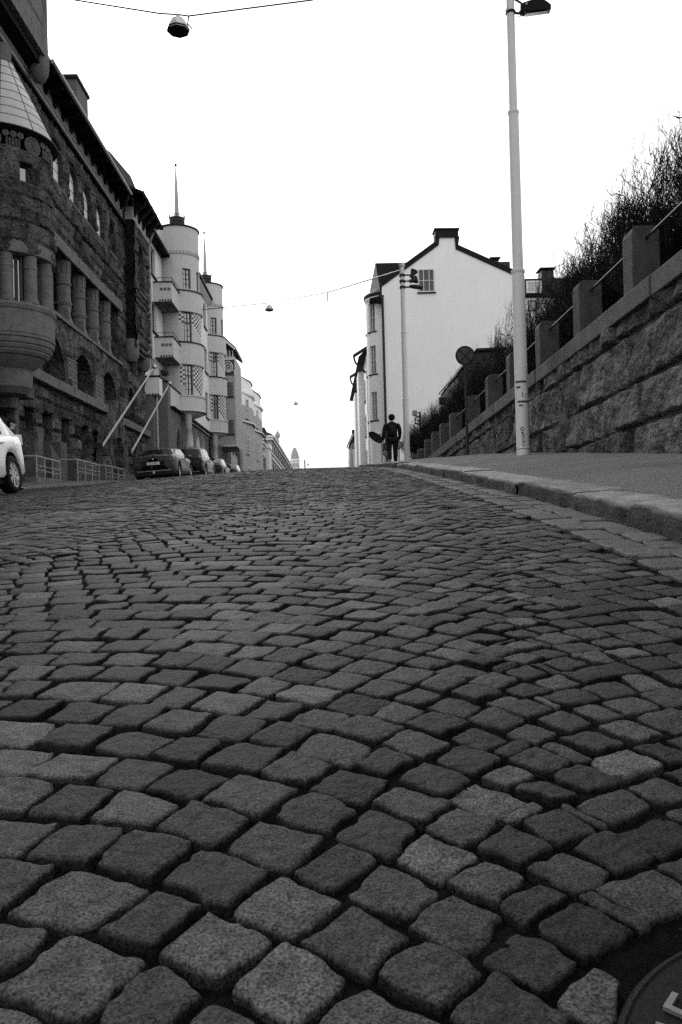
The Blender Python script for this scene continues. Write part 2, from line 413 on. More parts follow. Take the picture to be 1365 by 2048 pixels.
def sheet(name, xs, ys, zf, m, tone=None, smooth=True, kind='structure'):
    X, Y = np.meshgrid(xs, ys, indexing='ij'); Z = zf(X, Y); n, k = X.shape
    i, j = np.meshgrid(np.arange(n-1), np.arange(k-1), indexing='ij'); a = (i*k+j).ravel()
    F = np.stack([a, a+k, a+k+1, a+1], -1)
    o = mesh_np(name, np.stack([X, Y, Z], -1).reshape(-1, 3), F, m, None, smooth)
    return tag(o, kind=kind)
yy = np.concatenate([np.arange(-60, -4, 4), np.arange(-4, 12, .5), np.arange(12, 60, 1.5), np.arange(60, 160, 8), np.array([160, 200, 260, 340, 450, 700, 1100, 1500])])
def far_ground(X, Y):
    z = road_R(Y)-.35; return np.where(X > 20, z, z)
sheet('ground', np.array([-900, -400, -150, -60, -30, -14, -8, -3, 0, 3, 8, 20, 60, 150, 400, 900.]), yy, far_ground, M['ground'])

# ---- road bed and joints
yr = np.concatenate([np.arange(-6, .3, .3), np.arange(.3, 2.4, .012), np.arange(2.4, 6, .06), np.arange(6, 60, .5), np.arange(60, 200, 6)])
xr_near = np.arange(-1.3, KX-.001, .012)
def bed(X, Y):
    return ground_z(X, Y) - .0095 + .0045*fbm(X*60, Y*60, 5, 3)*(Y < 2.6)*(X > -1.4)
sheet('road', np.concatenate([np.linspace(LX, -1.32, 26), xr_near, [KX]]), yr, bed, M['joint'])

# manhole cover position (bottom right corner of the picture)
MHC, MHR = (0.385, .481), .211

# ---- setts laid in segment arcs
S_, W_ = .092, 1.6
RR = W_/2/math.sin(R(45)); X0 = -.20
GX = KX-.30                      # the gutter rows begin here
def cobbles():
    th_e = math.asin((W_/2-S_/2)/RR)
    ue = RR/S_*math.log(1/math.cos(th_e)+math.tan(th_e))
    quads = []
    def th(u): return 2*math.atan(math.tanh(u*S_/RR/2))
    for k in range(-5, 3):
        xa = X0+k*W_
        if xa-W_/2 > GX: continue
        vmax = int(40/S_)
        for v in range(-14, vmax):
            yb = S_*v + .35
            if xa+W_/2 < -(.52*(yb+RR))-1.4 : continue
            n = int(round(ue)); st = .5 if v % 2 else 0
            us = [-ue]
            q = -n+1-st
            while q < ue-.35:
                if q > -ue+.35: us.append(q + RNG.uniform(-.14, .14))
                q += 1
            us.append(ue)
            # some longer stones
            keep_ = []
            for i, u in enumerate(us):
                if i in (0, len(us)-1) or RNG.random() > .03 or (keep_ and keep_[-1] is None): keep_.append(u)
                else: keep_.append(None)
            us = [u for u in keep_ if u is not None]
            tj = [th(u) for u in us]; skew = RNG.uniform(-.02, .02, len(us))
            for i in range(len(us)-1):
                a, b = tj[i], tj[i+1]
                def low(t): return (xa+RR*math.sin(t), yb+RR*math.cos(t))
                def upp(t, e): t2 = t+S_/RR*math.sin(t)+e*S_; return (xa+RR*math.sin(t2), yb+S_+RR*math.cos(t2))
                quads.append((low(a), low(b), upp(b, skew[i+1]), upp(a, skew[i])))
            yc = yb+RR*math.cos(R(45)); xc = xa+W_/2
            quads.append(((xc, yc), (xc+S_/2, yc+S_/2), (xc, yc+S_), (xc-S_/2, yc+S_/2)))
    Q = np.array(quads)                       # n,4,2
    # slow warp so the arcs wander, shared by neighbours
    P = Q.reshape(-1, 2).copy(); P0 = P.copy()
    near = np.clip((5.5-P[:, 1])/3.5, 0, 1); near = near*near*(3-2*near)      # the arcs run askew in the foreground
    P[:, 0] += .17*near*(P[:, 1]-2.9); P[:, 1] -= .14*near*(P[:, 0]+.2)
    wx = .028*vn(P[:, 0]*.9, P[:, 1]*.9, 11) + .008*vn(P[:, 0]*5, P[:, 1]*5, 12)
    wy = .05*vn(P[:, 0]*.7, P[:, 1]*.7, 13) + .009*vn(P[:, 0]*5, P[:, 1]*5, 14)
    Q = (Q + (P-P0).reshape(Q.shape)) + np.stack([wx, wy], -1).reshape(Q.shape) + RNG.uniform(-.0045, .0045, Q.shape)
    return Q
def emit_setts(name, Q, N, extra=None, parent=None, gap=.0034, hv=.0030):
    """grid-mesh stones from quads (n,4,2)"""
    n = len(Q)
    if not n: return None
    if N >= 7:
        inner = np.linspace(-.90, .90, N-6) if N > 7 else np.array([0.])
        t = np.concatenate([[-1.04, -1, -.965], inner, [.965, 1, 1.04]])
    elif N == 5: t = np.array([-1.02, -.93, 0, .93, 1.02])
    else: t = np.array([-1.02, -.9, .9, 1.02])
    N = len(t); A, B = np.meshgrid(t, t, indexing='ij')
    k = RNG.uniform(.015, .075, (n, 1, 1))
    a = A[None]*(1-k*B[None]**4 - .03*B[None]**2); b = B[None]*(1-k*A[None]**4 - .03*A[None]**2)
    # corner knock-offs
    cen = Q.mean(1)
    e1 = np.linalg.norm(Q[:, 1]-Q[:, 0], axis=1)+np.linalg.norm(Q[:, 2]-Q[:, 3], axis=1)
    e2 = np.linalg.norm(Q[:, 3]-Q[:, 0], axis=1)+np.linalg.norm(Q[:, 2]-Q[:, 1], axis=1)
    g = gap*RNG.uniform(.6, 1.5, n)
    fa = np.clip(1-g*4/e1, .5, 1)[:, None, None]; fb = np.clip(1-g*4/e2, .5, 1)[:, None, None]
    a = a*fa; b = b*fb
    w0 = (1-a)*(1-b)/4; w1 = (1+a)*(1-b)/4; w2 = (1+a)*(1+b)/4; w3 = (1-a)*(1+b)/4
    X = sum(w*Q[:, i, 0][:, None, None] for i, w in enumerate((w0, w1, w2, w3)))
    Y = sum(w*Q[:, i, 1][:, None, None] for i, w in enumerate((w0, w1, w2, w3)))
    sd = RNG.uniform(0, 900, n)[:, None, None]
    if N >= 8:
        edge = np.maximum(abs(A), abs(B))[None]**3
        X = X + edge*.0042*fbm(X*42+sd, Y*48, 21, 2); Y = Y + edge*.0042*fbm(X*42, Y*42+sd, 22, 2)
    z0 = ground_z(X, Y) if extra is None else extra(X, Y)
    r = RNG.normal(0, 1, (3, n, 1, 1))
    dome = .0010*(1-A**2)[None]*(1-B**2)[None]
    Z = z0 + r[0]*hv*.55 + r[1]*hv*.35*A[None] + r[2]*hv*.35*B[None] + dome
    if N >= 8: Z = Z + .0017*fbm(X*22+sd, Y*22, 23, 4) + .0005*fbm(X*150+sd, Y*150, 24, 2)
    ring = np.maximum(abs(A), abs(B))
    Z = np.where(ring[None] > 1.001, Z-.030, Z)
    if N >= 7:
        Z = np.where((ring[None] > .98) & (ring[None] < 1.001), Z-.0042, Z)
        Z = np.where((ring[None] > .95) & (ring[None] < .98), Z-.0009, Z)
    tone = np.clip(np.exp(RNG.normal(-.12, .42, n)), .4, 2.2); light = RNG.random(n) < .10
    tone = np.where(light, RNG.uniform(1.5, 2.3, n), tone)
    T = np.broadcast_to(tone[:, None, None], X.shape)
    T = np.where(ring[None] > 1.001, T*.05, T); T = np.where((ring[None] > .98) & (ring[None] < 1.001), T*.35, T) if N >= 7 else T   # joint shade painted into the flanks and upper edges
    i, j = np.meshgrid(np.arange(N-1), np.arange(N-1), indexing='ij'); q = (i*N+j).ravel()
    F = np.stack([q, q+N, q+N+1, q+1], -1)
    F = (F[None]+(np.arange(n)*N*N)[:, None, None]).reshape(-1, 4)
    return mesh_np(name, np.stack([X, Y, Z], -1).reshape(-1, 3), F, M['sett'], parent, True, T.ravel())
Q = cobbles(); C = Q.mean(1)
ok = (C[:, 0] < GX-.018) & (Q[:, :, 0].min(1) > LX-.1) & (C[:, 0] > -(.47*C[:, 1])-1.3) & (C[:, 1] > .1)
rm_ = np.hypot(Q[..., 0]-MHC[0], Q[..., 1]-MHC[1]); ok &= (np.sort(rm_, 1)[:, 2] > MHR+.032)
Q = Q[ok]; C = C[ok]; Q[..., 0] = np.minimum(Q[..., 0], GX)
dq = Q-np.array(MHC); rq = np.hypot(dq[..., 0], dq[..., 1]); Q = np.array(MHC)+dq*(np.maximum(rq, MHR+.002)/rq)[..., None]
road_parts = []
for lo, hi, N in ((-1, 1.15, 22), (1.15, 2.2, 14), (2.2, 5.0, 9), (5.0, 12, 5), (12, 60, 4)):
    s = (C[:, 1] >= lo) & (C[:, 1] < hi)
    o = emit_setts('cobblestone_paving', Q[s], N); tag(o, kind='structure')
# gutter rows: larger flat setts in straight courses along the kerb
gq = []
for row, (xa, xb) in enumerate(((GX+.005, GX+.155), (GX+.16, KX-.004))):
    y = .3
    while y < 40:
        l = RNG.uniform(.15, .26); j = RNG.uniform(-.004, .004, 8)
        off = .012*float(vn(.3, y*.8, 5))
        gq.append(((xa+off+j[0], y+j[1]), (xb+off+j[2], y+j[3]), (xb+off+j[4], y+l+j[5]), (xa+off+j[6], y+l+j[7]))); y += l
gq = np.array(gq); gy = gq.mean(1)[:, 1]
for lo, hi, N in ((0, 5, 12), (5, 60, 5)):
    o = emit_setts('gutter_paving', gq[(gy >= lo) & (gy < hi)], N, gap=.0045, hv=.003); tag(o, kind='structure')
    a = o.data.attributes['tone']; t = np.zeros(len(a.data), np.float32); a.data.foreach_get('value', t); a.data.foreach_set('value', (t*.5+1.5).astype(np.float32))
# loose grit in the near joints
n = 9000; gx = RNG.uniform(-.9, .95, n); gyy = RNG.uniform(.35, 2.0, n)
def grit():
    base = np.array([(1, 0, 0), (0, 1, 0), (-1, 0, 0), (0, -1, 0), (0, 0, 1)], float)
    r = RNG.uniform(.0009, .0027, n)[:, None, None]; c = np.stack([gx, gyy, ground_z(gx, gyy)-.012+RNG.uniform(-.003, .002, n)], -1)
    V = c[:, None]+base[None]*r*RNG.uniform(.7, 1.3, (n, 5, 1))
    F = np.array([(0, 1, 4), (1, 2, 4), (2, 3, 4), (3, 0, 4)]); F = (F[None]+(np.arange(n)*5)[:, None, None]).reshape(-1, 3)
    return mesh_np('joint_grit', V.reshape(-1, 3), F, M['grit'])
tag(grit(), kind='stuff', label='loose grit lying in the joints between the near cobbles', cat='gravel')

# ---- right kerb: long granite stones, each with its own wobble
def kerb_run():
    V = []; F = []; T = []; y = -3.0; rg = np.random.default_rng(3)
    while y < 60:
        l = rg.uniform(.75, 1.15); y2 = y+l-.008
        step = .03 if y < 7 else (.08 if y < 20 else .3)
        ys = np.linspace(y, y2, max(3, int(l/step))); tone = rg.uniform(.8, 1.2); dz = rg.normal(0, .006); dx = rg.normal(0, .004)
        prof = np.array([(-.012, -.12), (-.006, -.05), (-.002, -.02), (.006, -.006), (.022, 0), (.07, 0), (.13, 0), (.19, 0), (.24, 0), (KW-.012, -.002), (KW-.004, -.01), (KW, -.10)])
        npf = len(prof); b = len(V)*0 + sum(len(a) for a in V)
        Yg, I = np.meshgrid(ys, np.arange(npf), indexing='ij')
        X = KX+dx+prof[I, 0]; Z0 = prof[I, 1]
        endr = np.minimum(Yg-y, y2-Yg); er = np.clip(1-endr/.02, 0, 1)*.006
        face = (I < 4)
        X = X + face*.014*fbm(Yg*9, Z0*30+I, 31, 3) + .006*fbm(Yg*1.3, 0*Yg, 33, 1)
        top = (I > 2) & (I < npf-1)
        Z = road_R(Yg)+KH+dz+Z0 + top*(.0045*fbm(Yg*7, X*12, 32, 3)) - er*top + (X-KX)*.03
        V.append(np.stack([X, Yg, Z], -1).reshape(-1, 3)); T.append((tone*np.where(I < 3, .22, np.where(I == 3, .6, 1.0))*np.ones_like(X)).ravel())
        i, j = np.meshgrid(np.arange(len(ys)-1), np.arange(npf-1), indexing='ij'); a = b+(i*npf+j).ravel()
        F.append(np.stack([a, a+npf, a+npf+1, a+1], -1)); y += l
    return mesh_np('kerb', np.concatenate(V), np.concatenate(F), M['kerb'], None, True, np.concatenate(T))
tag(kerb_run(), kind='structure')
# ---- pavements
sheet('pavement', np.concatenate([[KX+KW-.012], np.linspace(KX+KW-.004, WX+.05, 60), [WX+.4]]), np.concatenate([np.arange(-5, 12, .05), np.arange(12, 60, .5)]),
      lambda X, Y: pave_z(X, Y)+.002-.012*np.exp(-(X-KX-KW)/.2)+.003*fbm(X*2, Y*2, 41, 2)-.06*(X < KX+KW-.008), M['asphalt'])
sheet('pavement', np.linspace(WX+.4, 14, 12), np.arange(24, 60, 1.), lambda X, Y: pave_z(X, Y)-.006, M['asphalt'])
def left_z(X, Y): return ground_z(LX-.05, Y)+.11+.02*(LX-X)
sheet('pavement', np.linspace(-10.9, LX-.2, 8), np.concatenate([np.arange(5, 60, .5), np.arange(60, 200, 5)]), left_z, M['asphalt'])
mb = MB()
for y in np.arange(5, 120, 1.0):
    z0, z1 = float(left_z(LX, y)), float(left_z(LX, y+.99))
    mb.hexa([(LX-.25, y, z0-.3), (LX, y, z0-.3), (LX, y+.99, z1-.3), (LX-.25, y+.99, z1-.3), (LX-.25, y, z0+.004), (LX, y, z0+.004), (LX, y+.99, z1+.004), (LX-.25, y+.99, z1+.004)])
tag(mb.build('kerb', M['kerb'], tone=True), kind='structure')
# terrace behind the retaining wall
sheet('terrace_ground', np.concatenate([[3.32], np.linspace(4, 60, 20)]), np.arange(-20, 140, 2.0), lambda X, Y: np.maximum(1.72-.027*(np.minimum(Y, 30)-6.7), pave_z(3, Y)-.02*(Y < 24))-.03, M['ground'])

# ---- manhole cover
t = thing('manhole_cover', 'round cast iron cover with raised letters among the nearest cobbles', 'manhole cover', (MHC[0], MHC[1], gz(*MHC)))
nrm = Vector((-(gz(MHC[0]+.1, MHC[1])-gz(MHC[0]-.1, MHC[1]))/.2, -(gz(MHC[0], MHC[1]+.1)-gz(MHC[0], MHC[1]-.1))/.2, 1)).normalized()
mb = MB(); mb.lathe([(MHR, -.05), (MHR, -.004), (MHR-.003, -.001), (MHR-.006, .0), (MHR-.008, -.0015), (MHR-.010, -.0015), (MHR-.011, 0), (.001, 0)], t.location, 64)
disc = mb.build('disc', M['castiron'], t)
B = Matrix.Translation(t.location) @ nrm.to_track_quat('Z', 'Y').to_matrix().to_4x4() 
dd = Matrix.Translation(-t.location)
for o in (disc,): o.data.transform(nrm.to_track_quat('Z', 'Y').to_matrix().to_4x4())
for k, ch in enumerate('HELSINKI'):
    a = R(151-k*13.5)      # letters round the rim, tops outwards
    mt = B @ Matrix.Rotation(a, 4, 'Z') @ Matrix.Translation((MHR-.048, 0, .0022)) @ Matrix.Rotation(R(-90), 4, 'Z')
    text_mesh('letter', ch, .054, M['worn'], t, mt, .0016)

# ================================================================ retaining wall on the right
Yn, Yf = -4.0, 24.6
def cop(Y): return 2.12-.0275*(Y-6.7)        # top of coping
rw = thing('retaining_wall', 'rough granite block retaining wall with coping, square pillars and a rail beside the pavement', 'wall', (WX, 8, 0))
relr = ashlar(5, Yn-2, Yf+2, -1.5, 2.6, .40, .50, .7, 1.5, amp=.05, rough=.042, joint=.08, jw=.022, slope=-.0275, tvar=.45)
def wall_face():
    ys = np.concatenate([np.arange(Yn, 5, .12), np.arange(5, 13, .028), np.arange(13, Yf, .06)]); nv = 70
    t = np.linspace(0, 1, nv); YY, TT = np.meshgrid(ys, t, indexing='ij')
    zt = cop(YY)-.20; zb = pave_z(WX, YY)-.06; zb = np.minimum(zb, zt-.01); ZZ = zb+(zt-zb)*TT
    D, T = relr(YY, ZZ); X = WX+.06-D
    n, k = X.shape; i, j = np.meshgrid(np.arange(n-1), np.arange(k-1), indexing='ij'); a = (i*k+j).ravel()
    return mesh_np('stone_blocks', np.stack([X, YY, ZZ], -1).reshape(-1, 3), np.stack([a, a+1, a+k+1, a+k], -1), M['wallrock'], rw, True, T.ravel())
wall_face()
mb = MB(); ys = np.arange(Yn, Yf, .5)
for a in ys:
    mb.hexa([(WX+.05, a, cop(a)-1.9), (WX+.34, a, cop(a)-1.9), (WX+.34, a+.5, cop(a+.5)-1.9), (WX+.05, a+.5, cop(a+.5)-1.9), (WX+.05, a, cop(a)-.19), (WX+.34, a, cop(a)-.19), (WX+.34, a+.5, cop(a+.5)-.19), (WX+.05, a+.5, cop(a+.5)-.19)])
mb.build('backing', M['coping'], rw)
mb = MB(); y = Yn; rg = random.Random(4)
while y < Yf+.3:
    l = rg.uniform(1.0, 1.5); b = min(y+l-.012, Yf+.3); dx = rg.uniform(-.006, .006)
    xa, xb = WX-.045+dx, WX+.33
    mb.hexa([(xa, y, cop(y)-.195), (xb, y, cop(y)-.195), (xb, b, cop(b)-.195), (xa, b, cop(b)-.195), (xa, y, cop(y)), (xb, y, cop(y)), (xb, b, cop(b)), (xa, b, cop(b))]); y += l
mb.build('coping', M['coping'], rw, bevel=.012)
PY = [2.5, 4.2, 6.0, 7.7, 9.3, 11.0, 12.8, 14.5, 16.6, 18.8, 20.4, 22.0, 23.6, 25.4, 27.0]
PT = {}
for k, y in enumerate(PY):
    mb = MB(); hw = .125; x0, x1 = WX+.01, WX+.28
    zb = cop(y) if y < 24 else pz(WX, y)-.05
    zt = cop(y)+(.645 if y < 24 else .58); PT[k] = zt
    pr = [(x0, zb-.05), (x1, zb-.05), (x1, zt), (x0+.05, zt), (x0+.018, zt-.02), (x0, zt-.075)]
    mb.prism(pr, lambda a, b: (a, y-hw, b), lambda a, b: (a, y+hw, b)); mb.build('pillar', M['pillar'], rw, bevel=.008)
for k in range(len(PY)-1):
    mb = MB(); mb.tube([(WX+.15, PY[k]+.11, PT[k]-.12), (WX+.15, PY[k+1]-.11, PT[k+1]-.12)], .014, 8); mb.build('rail', M['iron'], rw, smooth=True)

# ================================================================ bare clipped shrubs behind the wall
def shrub(seed, H=2.35, Wd=.58, dens=1.0):
    rg = random.Random(seed); st = MB(); tw = MB()
    def grow(p, d, r, L_, lev):
        n = 3; pts = [p]; q = p
        for i in range(n):
            d = (d + Vector((rg.uniform(-1, 1), rg.uniform(-1, 1), rg.uniform(-.4, .8)))*.22).normalized()
            q = q + d*(L_/n); 
            if q.z > H: q.z = H-rg.uniform(0, .03); d.z = -abs(d.z)*.3
            if abs(q.x) > Wd*.95: d.x *= -.6
            if abs(q.y) > Wd*.95: d.y *= -.6
            pts.append(q)
        (st if lev == 0 else tw).tube(pts, [r*(1-.35*i/n) for i in range(n+1)], 5 if lev == 0 else 3, cap=False)
        if q.z > H*.985 or lev >= 7: return
        kids = [2, 3, 3, 3, 3, 2][min(lev, 5)] if lev < 5 or rg.random() < .5 else 1
        for _ in range(kids):
            ax = Vector((rg.uniform(-1, 1), rg.uniform(-1, 1), rg.uniform(-.1, 1.0))).normalized()
            nd = (d*.6+ax*.8).normalized(); 
            if nd.z < -.15: nd.z = .1
            grow(q if rg.random() < .6 else pts[2], nd, max(r*rg.uniform(.52, .66), .0028), L_*rg.uniform(.66, .92), lev+1)
    for _ in range(5):
        a = rg.uniform(0, 6.28); b = Vector((math.cos(a)*rg.uniform(.02, .22), math.sin(a)*rg.uniform(.02, .22), -.1))
        grow(b, Vector((math.cos(a)*.35, math.sin(a)*.35, 1)).normalized(), rg.uniform(.018, .028), H*rg.uniform(.20, .28), 0)
    for q_ in (st, tw): q_.v = [(x, y, min(z, H*(.985+.02*math.sin(x*9+y*7)+.015*rg.random()))) for x, y, z in q_.v]
    return st, tw
protos = []
for s in range(4):
    rt = thing('bare_shrub', 'bare leafless shrub in the clipped row standing behind the retaining wall', 'shrub', (0, 0, 0), 'bare shrubs in a row behind the retaining wall')
    st, tw = shrub(100+s)
    protos.append((rt, st.build('trunk', M['bark'], rt), tw.build('crown', M['bark'], rt)))
first = set(); hy = 4.6; k = 0
while hy < 37:
    p = protos[k % 4]
    x = 4.15+random.uniform(-.12, .12) + (0.0 if hy < 20 else .1)
    zg = max(cop(min(hy, 30))-.40, pz(3, hy)-.1)
    top = 4.22-.004*(hy-8) if hy < 18 else 4.15-.01*(hy-18)
    sc = (top-zg)/2.35*random.uniform(.97, 1.02)
    if k % 4 not in first: r_ = p[0]; first.add(k % 4)
    else:
        r_ = linkobj(p[0].copy())
        for ch in p[1:]:
            c = linkobj(ch.copy()); c.parent = r_
    r_.location = (x, hy, zg); r_.rotation_euler = (0, 0, random.uniform(0, 6.28)); r_.scale = (1.0, 1.0, sc)
    hy += .52 if hy < 14 else .7; k += 1
# ================================================================ granite building on the left
GX0 = -10.5
gb = thing('granite_building', 'dark rough granite office building with a conical roofed oriel, columns and deep eaves', 'building', (GX0, 34, 1.5))
PF = plane((GX0, 0, 0), (0, 1, 0), (1, 0, 0))      # u = Y, v = Z
rel = ashlar(11, 10, 50, 0, 30, .38, .62, .5, 1.4, amp=.07, rough=.05, joint=.06, jw=.035, tvar=.6)
YE = 47.7
up_w = [(32.0, 33.4), (34.05, 35.45), (36.1, 37.5), (38.15, 39.6), (40.35, 41.7)]
ops = [(a, b, 13.85, 15.5, .55) for a, b in up_w]
ops += [(26.5, 27.7, 13.85, 15.5, .55), (22.5, 24, 13.85, 15.5, .55)]
ops += [(30.9, 41.9, 8.5, 11.2, 0)]
ar = [(30.3, 33.0), (34.35, 37.0), (38.5, 41.2), (43.5, 45.2)]
ops += [(a, b, 5.75, 7.6, 1.3) for a, b in ar]
gw = [(28.2, 29.3, 2.9, 4.3), (30.2, 31.3, 2.9, 4.35), (32.35, 33.4, 3.0, 4.4), (34.9, 36.1, 3.0, 4.4), (36.65, 37.9, 3.0, 4.4), (43.8, 45.0, 8.5, 10.5), (44.0, 45.2, 3.0, 4.4)]
ops += [(*g, 0) for g in gw]
mb = MB(); wall(mb, PF, 12, YE, -.5, 16.2, ops, .11, .11, rel, depth=.7)
o = mb.build('wall', M['rock'], gb, tone=True)
mb = MB(); mb.box(GX0-10, GX0-.75, 12, YE-.02, -1, 17.3); mb.build('wall_core', M['eave'], gb)
# end wall (seen past the oblique) and frieze
for a, b in up_w+[(26.5, 27.7), (22.5, 24)]:
    window(gb, PF, a, b, 13.85, 15.5, .21, 2, 4, 'frame_d', 'glass', .045, ft=.03, blind=(1 if a < 39 else 0), sill='dressed')  # white sheets added to these panes as painted sky reflection
for a, b in ar: window(gb, PF, a, b, 5.75, 7.6, .6, 2, 2, 'frame_d', 'glass_d', .06)
for a, b, c, d in gw:
    window(gb, PF, a, b, c, d, .5, 2, 2, 'frame_d', 'glass_d', .06)
for k in range(5):
    c0 = [30.95, 34.15, 36.25, 38.35, 40.45][k]-(0 if k == 0 else .1); c1 = [33.65, 35.75, 37.85, 39.95, 41.85][k]
    window(gb, PF, c0, c1, 8.5, 11.2, .62, 2, 2, 'frame_d', 'glass_d', .07, transom=10.4)
# colonnade: round columns on bevelled piers
for yc in (33.9, 36.0, 38.1, 40.2):
    mb = MB(); c = (GX0-.28, yc, 0)
    mb.lathe([(.31, 9.1), (.31, 9.3), (.335, 9.32), (.335, 9.48), (.31, 9.5), (.30, 10.15), (.345, 10.18), (.345, 10.24), (.30, 10.26), (.31, 10.75), (.325, 11.2)], c, 20)
    sh = smooth_by_angle(mb.build('column', M['dressed'], gb), 30)
    mb = MB()   # carved bands: small raised knobs
    for z, n, r in ((9.4, 16, .34), (10.5, 8, .32)):
        for q in range(n):
            a = 2*math.pi*q/n; mb.sphere((c[0]+r*math.cos(a), c[1]+r*math.sin(a), z), .035, 5)
    for q in range(10):
        a = 2*math.pi*q/10; p = (c[0]+.315*math.cos(a), c[1]+.315*math.sin(a)); mb.bar((*p, 10.65), (*p, 11.15), .05)
    mb.build('carving', M['dressed'], sh)
    mb = MB(); s = .34   # pier that turns from square to round
    v = [(c[0]-s, yc-s, 8.52), (c[0]+s, yc-s, 8.52), (c[0]+s, yc+s, 8.52), (c[0]-s, yc+s, 8.52)]
    vs = list(v); n = 16
    for q in range(n):
        a = 2*math.pi*(q+.5)/n-3*math.pi/4; vs.append((c[0]+.31*math.cos(a), yc+.31*math.sin(a), 9.12))
    fs = [(0, 3, 2, 1)]
    for e in range(4):
        for q in range(4): 
            i = 4+(e*4+q) % n; j = 4+(e*4+q+1) % n
            if q < 3: fs.append((e, i, j))
            else: fs.append((e, i, j)); 
        fs.append((e, 4+(e*4+4) % n, (e+1) % 4))
    mb.add(vs, fs); mb.build('pier', M['dressed'], gb)
mb = MB(); pbox(mb, PF, 30.8, 42.1, 8.36, 8.5, -.65, .16); mb.build('sill', M['dressed'], gb)
# lintel and string course
def course(name, z0, z1, prot, segs, m='dressed', seed=1, lmax=1.9):
    mb = MB(); rg = random.Random(seed)
    for a, b in segs:
        y = a
        while y < b-.01:
            l = min(rg.uniform(.9, lmax), b-y); d = rg.uniform(-.02, .02)
            pbox(mb, PF, y, y+l-.015, z0, z1, -.1, prot+d); y += l
    return mb.build(name, M[m], gb, bevel=.02)
course('lintel', 11.2, 11.7, .14, [(27.5, 42.4)], 'dressed', 2, 2.4)
for q, sg in enumerate(((12, 38.8), (41.2, YE))): course('string_course', 5.35-.17*q, 5.74-.2*q, .34, [sg], 'dressed', 3+q, 2.0)
for q, sg in enumerate(((12, 37.1), (40.9, YE))): course('plinth_course', 1.0, 2.75, .2, [sg], 'dressed_d', 5+q, 1.6)
# carved piers between the arches
for a, b in ((33.1, 34.25), (37.1, 38.4)):
    mb = MB(); pbox(mb, PF, a, b, 5.75, 7.0, -.1, .13); p = mb.build('carved_pier', M['dressed'], gb, bevel=.02)
    mb = MB()
    for i in range(4):
        for j in range(5):
            u = a+.15+(b-a-.3)*i/3; v = 6.1+.2*j
            pt = PF(u, v, .13); mb.sphere(tuple(pt), .065 if (i+j) % 2 else .045, 5)
    mb.build('carving', M['dressed'], p)
# cornice band, frieze, eaves
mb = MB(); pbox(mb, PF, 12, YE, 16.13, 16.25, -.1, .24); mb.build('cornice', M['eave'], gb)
mb = MB(); pbox(mb, PF, 12, YE, 16.25, 17.7, -.1, .06); mb.build('frieze', M['frieze'], gb)
mb = MB(); pbox(mb, PF, 12, YE, 16.7, 16.73, .05, .075); mb.build('frieze_line', M['seam'], gb)
EX = .85
mb = MB()
pr = [(GX0-.3, 17.62), (GX0+EX, 17.12), (GX0+EX, 17.23), (GX0-.3, 17.76)]
mb.prism(pr, lambda a, b: (a, 29.6, b), lambda a, b: (a, 41.6, b))
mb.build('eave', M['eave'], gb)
mb = MB(); mb.tube([(GX0+EX+.04, 29.6, 17.22), (GX0+EX+.04, 41.6, 17.22)], .085, 8); gut = mb.build('gutter', M['galv'], gb, smooth=True)
mb = MB(); mb.tube([(GX0+EX, 41.4, 17.1), (GX0+EX-.2, 41.6, 16.8), (GX0+.25, 42.6, 16.6), (GX0+.16, 42.9, 16.3)], .06, 8); mb.build('spout', M['iron'], gut, smooth=True)
y = 30.1; k = 0
while y < 43:
    mb = MB()
    mb.prism([(GX0+.05, 17.6), (GX0+.05, 16.85), (GX0+.12, 16.88), (GX0+.22, 17.1), (GX0+.78, 17.03), (GX0+.78, 17.15)], lambda a, b: (a, y-.13, b), lambda a, b: (a, y+.13, b))
    mb.build('bracket', M['eave'], gb); y += 1.05
# roof
mb = MB()
mb.prism([(GX0+EX-.1, 17.26), (GX0-3.2, 18.9), (GX0-9, 19.8), (GX0-9, 17)], lambda a, b: (a, 29.6, b), lambda a, b: (a, YE, b))
rf = mb.build('roof', M['darkroof'], gb)
mb = MB()   # hipped dormer roof over the projecting corner
pts = [atX(205, 291, -11.3), atX(222, 305, -11.3), atX(244, 331, -11.3), atX(262, 352, -11.3), atX(276, 386, -11.3)]
poly = [(p.y, p.z) for p in pts]+[(pts[-1].y, 17.2), (pts[0].y, 17.2)]
mb.prism(poly, lambda a, b: (-11.3, a, b), lambda a, b: (-14.5, a, b+.6)); mb.build('dormer', M['darkroof'], rf)
mb = MB(); c = atX(150, 178, -11.3); zc_ = c.z
mb.box(c.x-.45, c.x+.35, c.y-.9, c.y+.9, 17.4, zc_); ch = mb.build('chimney', M['greyrender'], rf)
mb = MB(); mb.box(c.x-.53, c.x+.43, c.y-1.0, c.y+1.0, zc_, zc_+.16); mb.build('cap', M['darkroof'], ch)
mb = MB()
for y in np.arange(29.8, 41.6, 1.35):
    mb.tube([(GX0+EX-.05, y, 17.2), (GX0+EX-.3, y, 17.95)], .014, 5)
for z, x in ((17.95, -.3), (17.6, -.2)):
    mb.tube([(GX0+EX+x, 29.6, z), (GX0+EX+x, 41.5, z)], .014, 5)
mb.build('snow_rail', M['iron'], rf)
